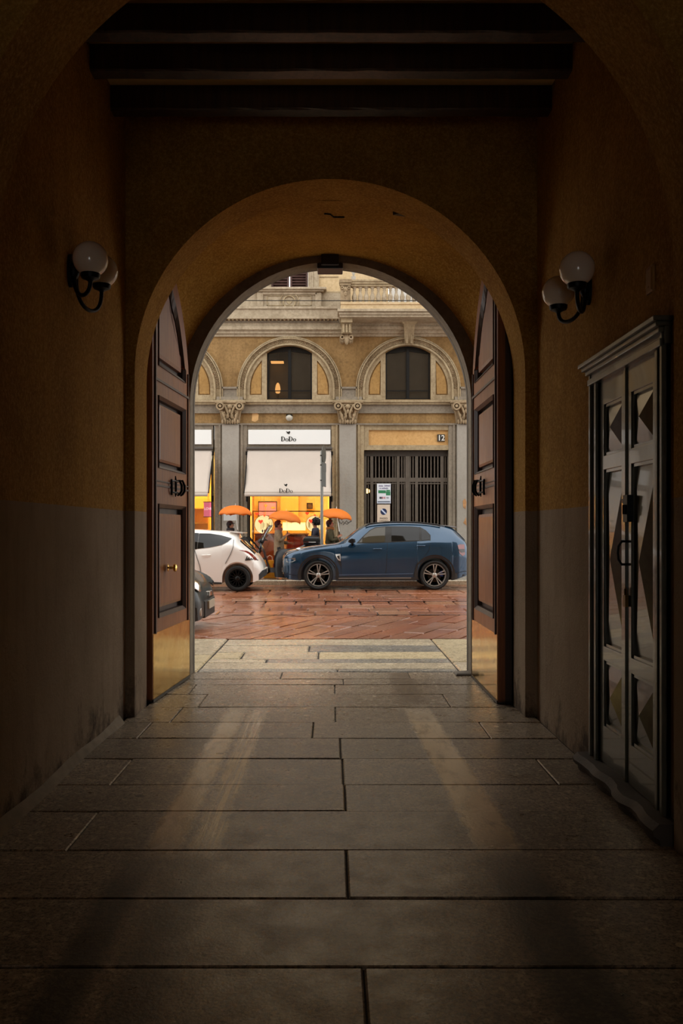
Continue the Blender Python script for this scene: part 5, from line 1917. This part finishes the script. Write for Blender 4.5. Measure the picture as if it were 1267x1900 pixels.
# ------------------------------------------------------------------ dark grey car nosing in from the left
dk = Car('grey_city_car', 'dark grey-green small car whose front corner shows beside the left door jamb', dict(
    L=3.65, wheels=(.72, 3.02), ra=.345, rw=.290, rr=.195, drop=.08, tuck=.04,
    zt=[(0, .44), (.02, .55), (.06, .63), (.13, .715), (.22, .79), (.34, .85), (.65, .94), (.95, 1.02), (1.02, 1.05), (1.5, 1.38), (1.8, 1.47), (2.3, 1.49), (3.1, 1.44), (3.4, 1.2), (3.55, .95), (3.65, .6)],
    zs=[(0, .40), (.03, .49), (.1, .61), (.25, .71), (.6, .82), (1.0, .90), (2, .95), (3.2, 1.0), (3.5, .85), (3.65, .5)],
    zb=[(0, .20), (.06, .15), (.3, .14), (.5, .17), (3.3, .18), (3.65, .35)],
    w=[(0, .52), (.03, .64), (.08, .72), (.22, .78), (.6, .81), (1, .815), (3, .81), (3.5, .74), (3.65, .55)],
    wr=[(0, .35), (.2, .54), (.95, .68), (1.05, .67), (1.6, .56), (3.2, .54), (3.65, .45)]),
    (-3.63, 12.95), radians(-1), True)
dk.body(plain('dark_grey_green_paint', '1a211e', .38, spec=.4, coat=.3))
for sd in (-1, 1):
    dk.mb().loft([[(x, sd * (y - w), z - .03), (x, sd * (y + w), z - .045), (x - .01, sd * (y + w * .9), z + .03), (x, sd * (y - w * .9), z + .055)] for x, y, w, z in ((.03, .56, .05, .60), (.07, .63, .08, .645), (.14, .675, .085, .685), (.25, .715, .065, .73), (.36, .735, .03, .755))], closed=True, caps=True).build('headlamp', CHROME, dk.root, smooth=50)
dk.panel([(.05, .16), (.36, .15), (.36, .30), (.22, .36), (.06, .34)], .010, CLAD, 'front_bumper_cladding')
dk.panel([(1.15, .93), (1.5, 1.20), (1.8, 1.36), (2.0, 1.38), (2.0, .98)], .010, CARGLASS, 'front_window')
dk.panel([(2.06, .98), (2.06, 1.38), (2.9, 1.36), (3.15, 1.1), (3.1, 1.03)], .010, CARGLASS, 'rear_window')
dk.top_glass(1.06, 1.6, .05, CARGLASS, 'windscreen')
dk.mb().box(-.02, .08, -.44, .44, .17, .42).build('grille', CLAD, dk.root, bev=.02)
dk.mb().box(-.045, -.02, -.26, .26, .29, .40).build('licence_plate', plain('dull_plate', 'a99f8c', .5), dk.root)
dk.mb().box(-.03, .05, -.12, .12, .46, .53).build('chrome_badge_bar', CHROME, dk.root, bev=.01)
for sd in (-1, 1):
    dk.mb().lathe([(.07, 0), (.06, -.02), (.0, -.025)], (.035, sd * .56, .27), 'x', 14).build('fog_lamp', LAMPC, dk.root, smooth=40)
dk.mirror(1.2, .93, CLAD)
for xw in (.72, 3.02):
    for sd in (-1, 1):
        dk.wheel(xw, sd, 8, RIMS, dict(arms=((0, .1, .018),)))

# ------------------------------------------------------------------ parked scooters
SEATM = plain('black_vinyl', '17161a', .4)


def scooter(label, x, y, s, top_box, shield, mat, apron=True):
    """motor scooter along the kerb; s = -1: front wheel to the left"""
    r = T(thing('motor_scooter', (x, y, .12)), label, 'scooter', 'scooters parked behind the cars')
    tf = lambda p: (x + s * p[0], y + p[1], .12 + p[2])
    for wx in (.62, -.62):
        w = MB(tf).lathe([(.13, -.05), (.19, -.055), (.24, -.03), (.25, 0), (.24, .03), (.19, .055), (.13, .05)], (wx, 0, .25), 'y', 24).build('wheel', RUBBER, r, smooth=50)
        MB(tf).lathe([(0, -.03), (.13, -.03), (.13, .03), (0, .03)], (wx, 0, .25), 'y', 20).build('rim', RIMS, w)
    MB(tf).loft([[(a, -w, z0), (a, w, z0), (a, w * .8, z1), (a, -w * .8, z1)] for a, w, z0, z1 in ((-.95, .06, .50, .62), (-.75, .16, .42, .74), (-.35, .19, .28, .76), (-.10, .18, .20, .70), (-.02, .17, .18, .32), (.22, .17, .18, .30), (.30, .14, .22, .5))], closed=True, caps=True).build('body', mat, r, smooth=50)
    MB(tf).loft([[(a, -w, z), (a, w, z), (a + .05, w, z + .05), (a + .05, -w, z + .05)] for a, w, z in ((.24, .15, .28), (.30, .19, .50), (.36, .20, .72), (.46, .13, .95))], closed=True, caps=True) \
        .tube([(.64, 0, .25), (.54, 0, .62), (.44, 0, 1.0)], .035, 8).build('leg_shield', mat, r, smooth=50)
    MB(tf).loft([[(wx, -.08, z), (wx, .08, z), (wx - .02, .05, z + .07), (wx - .02, -.05, z + .07)] for wx, z in ((.38, .48), (.55, .52), (.72, .50), (.86, .40))], closed=True, caps=True).build('front_mudguard', mat, r, smooth=50)
    MB(tf).loft([[(a, -w, z), (a, w, z), (a, w * .8, z + .09), (a, -w * .8, z + .09)] for a, w, z in ((-.80, .11, .74), (-.5, .16, .74), (-.2, .15, .70), (-.02, .10, .68))], closed=True, caps=True).build('seat', SEATM, r, smooth=50)
    MB(tf).tube([(.34, -.34, 1.02), (.40, -.18, 1.05), (.44, 0, 1.02), (.40, .18, 1.05), (.34, .34, 1.02)], .018, 8).tube([(.36, -.28, 1.03), (.40, -.34, 1.22)], .007, 6).ball((.40, -.36, 1.27), .055, 10, sc=(.35, 1, .75)) \
        .tube([(.36, .28, 1.03), (.40, .34, 1.22)], .007, 6).ball((.40, .36, 1.27), .055, 10, sc=(.35, 1, .75)).ball((.47, 0, 1.0), .10, 12, sc=(.9, 1.2, .8)).build('handlebar', SEATM, r, smooth=60)
    if shield:
        g = [[(.50 - .22 * t ** 1.3 - .10 * (u * u), .27 * u * (1 - .25 * t), 1.0 + .42 * t) for u in [-1 + i / 4 for i in range(9)]] for t in [j / 6 for j in range(7)]]
        o = MB(tf).loft(g).build('windshield', thin_glass('scooter_screen', (.80, .78, .74, 1), .16), r, smooth=60)
        md = o.modifiers.new('t', 'SOLIDIFY')
        md.thickness = .004
    if apron:
        MB(tf).loft([[(a, -w, z), (a + .10, -w * .5, z), (a + .10, w * .5, z), (a, w, z), (a - .22, w * 1.05, z - .02), (a - .22, -w * 1.05, z - .02)] for a, w, z in ((.0, .24, .06), (.02, .27, .30), (.02, .27, .55), (-.04, .25, .72), (-.12, .22, .80))], closed=True, caps=True).build('leg_apron', SEATM, r, smooth=50)
    if top_box:
        bx = MB(tf).loft([[(c - a, -w, z), (c + a, -w, z), (c + a, w, z), (c - a, w, z)] for c, a, w, z in ((-.92, .16, .16, .82), (-.92, .20, .20, .86), (-.92, .22, .22, .96))], closed=True, caps=True).build('top_box', SEATM, r, smooth=40, bev=.015)
        MB(tf).loft([[(c - a, -w, z), (c + a, -w, z), (c + a, w, z), (c - a, w, z)] for c, a, w, z in ((-.92, .225, .225, .975), (-.92, .215, .215, 1.06), (-.90, .17, .18, 1.12), (-.89, .10, .1, 1.14))], closed=True, caps=True).build('box_lid', BLACKM, bx, smooth=50)
        MB(tf).box(-.99, -.80, -.235, -.22, .955, .98).build('box_reflector', CHROME, bx)
    return r


scooter('motor scooter with a clear windshield and black leg apron, between the white and blue cars', -1.42, 23.32, -1, False, True, plain('scooter_dark', '2a2a2e', .3, coat=.5))
scooter('motor scooter with a glossy black top box showing above the blue car bonnet', .35, 23.95, 1, True, False, plain('scooter_black', '17171a', .25, coat=.6), False)

bg_ = T(thing('shopping_bag', (-1.68, 23.75, .12)), 'orange and red shopping bag on the pavement behind the white car', 'bag')
bx_, by_ = -1.68, 23.75
MB().loft([[(bx_ - a, by_ - b, z), (bx_ + a, by_ - b, z), (bx_ + a, by_ + b, z), (bx_ - a, by_ + b, z)] for a, b, z in ((.15, .10, .12), (.17, .12, .14), (.165, .12, .35), (.155, .11, .60))], closed=True, caps=True).build('bag_body', plain('bag_orange', 'f09a1c', .5), bg_, smooth=30)
MB().box(bx_ - .13, bx_ - .03, by_ - .135, by_ - .118, .26, .50).box(bx_ + .09, bx_ + .16, by_ - .135, by_ - .118, .30, .52).build('bag_print', plain('bag_red', 'b8341c', .5), bg_)
MB().tube([(bx_ - .07, by_ - .09, .59), (bx_ - .06, by_ - .10, .70), (bx_, by_ - .10, .74), (bx_ + .06, by_ - .10, .70), (bx_ + .07, by_ - .09, .59)], .008, 6).build('bag_handle', plain('bag_cord', 'd8cdb8', .6), bg_)

# ------------------------------------------------------------------ sign post
px_, py_ = -.283, 23.15
sp = T(thing('sign_post', (px_, py_, .12)), 'tall grey post with its traffic sign seen edge-on, in front of the shop awning', 'sign post')
MB().lathe([(.038, 0), (.038, 3.36), (.0, 3.37)], (px_, py_, .12), 'z', 14).lathe([(.07, 0), (.07, .05), (.04, .06)], (px_, py_, .12), 'z', 14).build('post', plain('galvanised_post', '8f918c', .45, metal=.5, var=.2), sp, smooth=40)
mb = MB(lambda p: (px_ + p[0] * cos(1.40) - (p[1] - .05) * sin(1.40), py_ + p[0] * sin(1.40) + (p[1] - .05) * cos(1.40), p[2]))
mb.box(-.28, .28, -.012, .0, 2.55, 3.18)
mb.box(-.28, .28, -.018, -.012, 2.95, 3.16).build('sign_plate', plain('sign_back', '777a78', .45, metal=.4), sp)
mb = MB(mb.tf)
mb.plate([(.30 * cos(a), 3.42 + .0 + .23 * sin(a) - .02) for a in [2 * pi * i / 24 for i in range(24)]], [], -.012, .0)
mb.build('round_sign_plate', plain('sign_back_dark', '5f625f', .45, metal=.4), sp)
for z in (2.7, 3.1, 3.35):
    MB().lathe([(.046, 0), (.046, .03)], (px_, py_, z), 'z', 12).build('clamp', DISCM, sp)

# ================================================================== PEOPLE
SKIN = plain('skin', 'b98468', .55)


def skin_mesh(name, nodes, edges, mats, pick, parent, root=0, sub=2):
    """one continuous surface grown round a skeleton; nodes: (x, y, z, radius)"""
    org = ORG[parent.name]
    me = bpy.data.meshes.new(name)
    me.from_pydata([(n[0] - org[0], n[1] - org[1], n[2] - org[2]) for n in nodes], edges, [])
    o = bpy.data.objects.new(name, me)
    COL.objects.link(o)
    sk = o.modifiers.new('skin', 'SKIN')
    sk.use_smooth_shade = True
    for i, n in enumerate(nodes):
        r = n[3]
        me.skin_vertices[0].data[i].radius = r if isinstance(r, tuple) else (r, r)
    me.skin_vertices[0].data[root].use_root = True
    sd = o.modifiers.new('sub', 'SUBSURF')
    sd.levels = sd.render_levels = sub
    dg = bpy.context.evaluated_depsgraph_get()
    nm = bpy.data.meshes.new_from_object(o.evaluated_get(dg))
    bpy.data.objects.remove(o)
    bpy.data.meshes.remove(me)
    nm.name = name
    nm.materials.clear()
    for m in mats:
        nm.materials.append(m)
    for p in nm.polygons:
        p.use_smooth = True
        c = p.center
        p.material_index = pick((c.x + org[0], c.y + org[1], c.z + org[2])) if len(mats) > 1 else 0
    q = bpy.data.objects.new(name, nm)
    COL.objects.link(q)
    q.parent = parent
    ORG[q.name] = org
    return q


def person(label, x, y, h, face, coat, trousers, hair, hands, hat=None, hood=False, stride=.16, lean=0., coat_len=.50, collar=None):
    """standing or strolling figure; face=+1 looks to +X; hands: two target points (forward, side, height)"""
    G = .12
    r = T(thing('person', (x, y, G)), label, 'person', 'passers-by on the far pavement')
    k = h / 1.66
    f = face

    def P(fw, sd, z, rad):
        return (x + f * (fw + lean * max(0, z - .8)) * k, y + sd * k * f, G + z * k, tuple(q * k for q in rad) if isinstance(rad, tuple) else rad * k)
    N, E = [], []

    def add(p, parent=None):
        N.append(p)
        if parent is not None:
            E.append((parent, len(N) - 1))
        return len(N) - 1
    pel = add(P(0, 0, .86, .125))
    wst = add(P(0, 0, 1.02, .115), pel)
    chs = add(P(.0, 0, 1.22, .125), wst)
    nck0 = add(P(-.01, 0, 1.36, .075), chs)
    nck = add(P(.005, 0, 1.43, .048), nck0)
    jaw = add(P(.022, 0, 1.475, .062), nck)
    hd = add(P(.012, 0, 1.55, .088), jaw)
    add(P(.0, 0, 1.62, .062), hd)
    nose = add(P(.090, 0, 1.535, .017), hd)
    add(P(.112, 0, 1.522, .012), nose)
    for s in (-1, 1):
        e = add(P(-.005, s * .078, 1.54, .018), hd)
        add(P(-.012, s * .092, 1.545, .012), e)
    for s, fwd in ((-1, stride), (1, -stride)):
        hp = add(P(.0, s * .085, .80, .095), pel)
        kn = add(P(fwd * .45 + .03, s * .09, .46, .062), hp)
        an = add(P(fwd * .9 - .03, s * .09, .09, .042), kn)
        ft = add(P(fwd * .9 + .05, s * .095, .045, .040), an)
        add(P(fwd * .9 + .14, s * .10, .035, .032), ft)
    hand_pts = []
    for s, tgt in zip((-1, 1), hands):
        sh = add(P(-.01, s * .165, 1.34, .062), chs)
        H = Vector(tgt)
        A = Vector((-.01, s * .165, 1.34))
        mid = (A + H) / 2
        d = (H - A).length
        bend = sqrt(max(.0, .285 ** 2 - (d / 2) ** 2))
        el = mid + Vector((-.35, s * .35, -1)).normalized() * bend
        e = add(P(el.x, el.y, el.z, .046), sh)
        wr = H - (H - el).normalized() * .0
        w = add(P(wr.x, wr.y, wr.z, .030), e)
        dirh = (H - el).normalized()
        palm = H + dirh * .055
        pm = add(P(palm.x, palm.y, palm.z, (.036, .022)), w)
        side = Vector((0, 1, 0)) if abs(dirh.y) < .8 else Vector((1, 0, 0))
        up = dirh.cross(side).normalized()
        for q, ln in ((-.030, .040), (-.010, .05), (.010, .047), (.028, .036)):
            a = palm + dirh * .035 + up * q
            b = a + dirh * ln * .8 - side * s * .012
            c = b + dirh * ln * .2 - side * s * .030
            i0 = add(P(a.x, a.y, a.z, .0095), pm)
            i1 = add(P(b.x, b.y, b.z, .0085), i0)
            add(P(c.x, c.y, c.z, .007), i1)
        t0 = palm + up * .035 - dirh * .005 - side * s * .015
        t1 = t0 + dirh * .035 + up * .012 - side * s * .015
        i0 = add(P(t0.x, t0.y, t0.z, .011), pm)
        add(P(t1.x, t1.y, t1.z, .009), i0)
        hand_pts.append((x + f * (palm.x + lean * max(0, palm.z - .8)) * k, y + palm.y * k * f, G + palm.z * k))
    SHOE = plain('dark_shoe', '1a1614', .5)

    def pick(c):
        z = (c[2] - G) / k
        if z < .085:
            return 2
        if z < 1.0 and abs(c[1] - y) < .16 * k:
            near = min((Vector(c) - Vector(hp)).length for hp in hand_pts)
            return 0 if near < .15 else 1
        return 0
    skin_mesh('body', N, E, [SKIN, trousers, SHOE], pick, r)
    # coat grown over the torso and sleeves
    N, E = [], []
    a = add(P(0, 0, .88, .165))
    b = add(P(0, 0, 1.06, .15), a)
    c = add(P(0, 0, 1.24, .165), b)
    d = add(P(-.01, 0, 1.37, .105), c)
    lo = add(P(0, 0, .86 - coat_len * .55, .175), a)
    add(P(0, 0, .84 - coat_len * .65, .175), lo)
    for s, tgt in zip((-1, 1), hands):
        H = Vector(tgt)
        A = Vector((-.01, s * .165, 1.34))
        mid = (A + H) / 2
        dd = (H - A).length
        bend = sqrt(max(.0, .285 ** 2 - (dd / 2) ** 2))
        el = mid + Vector((-.35, s * .35, -1)).normalized() * bend
        s0 = add(P(-.01, s * .165, 1.33, .088), c)
        e = add(P(el.x, el.y, el.z, .07), s0)
        w = el + (H - el) * .93
        add(P(w.x, w.y, w.z, .052), e)
    skin_mesh('coat', N, E, [coat], None, r)
    if collar is not None:
        MB().lathe([(.10 * k, 0), (.125 * k, .03 * k), (.115 * k, .09 * k), (.085 * k, .10 * k)], (x + f * lean * .55 * k, y, G + 1.36 * k), 'z', 16).build('collar', collar, r, smooth=60)
    # hair or head-wear, eyes and mouth
    hx, hz = x + f * (.0 + lean * .74) * k, G + 1.565 * k
    mb = MB()
    g = []
    for j in range(9):
        t = j / 8 * (.62 if not hood else .74) * pi
        row = []
        for i in range(20):
            q = 2 * pi * i / 20
            rr = .112 * k if not hood else .135 * k
            # cut away in front of the face
            cut = max(0, cos(q)) * sin(t)
            row.append((hx + f * (rr * sin(t) * cos(q) * (1 - .25 * max(0, t - 1.2) * (cos(q) > 0)) - .012 * k - .045 * k * (cut > .6) * (t > 1.25)), y + rr * .93 * sin(t) * sin(q), hz + rr * cos(t) * 1.02 + (.03 * k if (t > 1.1 and cos(q) > .35) else 0)))
        g.append(row)
    mb.loft(g, closed=True)
    if hood:
        rng = random.Random(2)
        for i in range(40):
            t, q = rng.uniform(.2, 2.1), rng.uniform(.9, 2 * pi - .9)
            mb.ball((hx + f * (.13 * k * sin(t) * cos(q) - .02 * k), y + .12 * k * sin(t) * sin(q), hz + .13 * k * cos(t)), .035 * k, 6)
    mb.build('hair' if hat is None else 'hat', hair if hat is None else hat, r, smooth=80)
    if hat is not None:                       # brim and hair at the nape
        if hat is BLACKH:
            MB().lathe([(.09 * k, -.005), (.128 * k, .0), (.118 * k, .018), (.09 * k, .02)], (hx + f * .012 * k, y, hz + .025 * k), 'z', 20).build('hat_brim', hat, r, smooth=60)
        MB().ball((hx - f * .05 * k, y, hz - .045 * k), .075 * k, 12, sc=(.8, 1.1, 1.1)).build('hair', hair, r, smooth=180)
    mb = MB()
    for s in (-1, 1):
        mb.ball((hx + f * .092 * k, y + s * .034 * k, G + 1.552 * k), .011 * k, 8)
    mb.build('eyes', INK, r)
    MB().ball((hx + f * .088 * k, y, G + 1.487 * k), .02 * k, 8, sc=(.5, 1.2, .35)).build('mouth', plain('lips', '8a4a40', .5), r)
    return r, hand_pts


ORANGE = NM('orange_nylon')
ORANGE.set(col=hexc('ffa040'), rough=.55, spec=.4)
_m = ORANGE
_tr = _m.n('ShaderNodeBsdfTranslucent')
_tr.inputs[0].default_value = hexc('ffa040')
_mx = _m.n('ShaderNodeMixShader')
_mx.inputs[0].default_value = .45
_m.link(_m.b.outputs[0], _mx.inputs[1])
_m.link(_tr.outputs[0], _mx.inputs[2])
_m.link(_mx.outputs[0], _m.t.nodes['Material Output'].inputs[0])
ORANGE = _m.m


def umbrella(label, apex, hand, R, H, tilt=0.):
    """eight-panel umbrella; apex = top of the canopy, hand = grip point"""
    A, Hd = Vector(apex), Vector(hand)
    r = T(thing('umbrella', tuple(Hd)), label, 'umbrella', 'orange umbrellas on the far pavement')
    ct, st = cos(tilt), sin(tilt)
    tf = lambda p: (A.x + p[0] * ct + p[2] * st, A.y + p[1], A.z - p[0] * st + p[2] * ct)
    rows = []
    n = 48
    for j in range(9):
        t = j / 8
        row = []
        for i in range(n):
            q = 2 * pi * i / n + pi / 8
            seg = (i % 6) / 6
            sag = sin(pi * seg)
            rad = R * sin(t * pi / 2 * .98) / sin(pi / 2 * .98)
            rad *= 1 - .045 * sag * t
            z = -H * (1 - cos(t * pi / 2 * .98)) - .02 * sag * t * (1 - t) + .035 * sag * t ** 4
            row.append((rad * cos(q), rad * sin(q), z))
        rows.append(row)
    o = MB(tf).loft(rows, closed=True).build('canopy', ORANGE, r, smooth=20)
    md = o.modifiers.new('t', 'SOLIDIFY')
    md.thickness = .003
    for i in range(8):
        q = 2 * pi * i / 8 + pi / 8
        MB(tf).tube([(R * sin(t * pi / 2 * .98) * cos(q), R * sin(t * pi / 2 * .98) * sin(q), -H * (1 - cos(t * pi / 2 * .98)) - .008) for t in (.02, .3, .6, .8, 1.0)], .0035, 5).ball((R * 1.005 * cos(q), R * 1.005 * sin(q), -H), .009, 6).build('rib', IRON, r)
    top = Vector(tf((0, 0, .05)))
    d = (Hd - A).normalized()
    MB().tube([top, A, A + d * (Hd - A).length * .85], [.004, .006, .006], 8).build('shaft', CHROME, r)
    e = Hd + d * .10
    MB().tube([A + d * (Hd - A).length * .84, Hd, e, e + Vector((.015, 0, -.03)), e + Vector((.045, 0, -.035)), e + Vector((.06, 0, -.01))], .012, 8).build('handle', SEATM, r, smooth=60)
    return r


def wx(p, y):
    return (p - 617) * y / 1640


def wz(p, y):
    return EYE + (983 - p) * y / 1640


GREYC = plain('grey_wool', '6d6660', .9, var=.25, vscale=30)
TAN = plain('tan_coat', '8f7a5f', .85, var=.25, vscale=18)
NAVY = plain('navy_padded_jacket', '1d2238', .55, var=.3, vscale=14, bump=.4, bscale=24)
OLIVE = plain('olive_parka', '4b452b', .8, var=.3, vscale=14)
BLACKW = plain('black_trousers', '17151a', .8)
HAIRD = plain('dark_hair', '1f130e', .6, var=.3, vscale=40)
HATB = plain('brown_knit_hat', '3a1f17', .9, var=.3, vscale=50)
FUR = plain('tan_fur_collar', 'a5713c', .95, var=.4, vscale=60)
BLACKH = plain('black_hat', '241512', .85, var=.2)

yp = 24.6
p1, h1 = person('person in a dark flat cap and grey coat under the left orange umbrella', wx(427.5, yp), yp, 1.54, 1, GREYC, BLACKW, HAIRD, ((.20, -.10, 1.22), (.24, .10, 1.12)), hat=BLACKH, collar=plain('dark_scarf', '2c2a2e', .9))
umbrella('orange umbrella held above the grey coat, leftmost of the three', (wx(437, yp), yp - .02, wz(937.5, yp)), h1[0], .475, .29, .02)
yp = 24.2
p2, h2 = person('person in a tan coat and black trousers under the middle orange umbrella', wx(518, yp), yp, 1.55, 1, TAN, BLACKW, HAIRD, ((.22, -.10, 1.22), (.30, .10, 1.00)), hat=plain('dark_red_hat', '4a1f18', .9), lean=-.03, coat_len=.34, collar=plain('pink_scarf', 'a06a5a', .9))
umbrella('orange umbrella tilted to the right above the tan coat, middle of the three', (wx(531, yp), yp - .02, wz(948, yp)), h2[0], .46, .30, .16)
yp = 24.9
p3, h3 = person('person in a navy padded jacket with dark curly hair facing left, no umbrella', wx(585, yp), yp, 1.61, -1, NAVY, BLACKW, plain('black_curly_hair', '14110f', .8, var=.4, vscale=60), ((.28, -.08, 1.12), (.24, .12, 1.06)), hood=True, coat_len=.4)
yp = 24.4
p4, h4 = person('person in an olive parka and brown hat under the right orange umbrella', wx(612.5, yp), yp, 1.57, 1, OLIVE, BLACKW, HAIRD, ((.24, -.10, 1.17), (.30, .12, 1.06)), hat=HATB, collar=FUR, coat_len=.46)
umbrella('orange umbrella tilted to the right above the olive parka, rightmost of the three', (wx(624, yp), yp - .02, wz(943.5, yp)), h4[0], .47, .30, .10)
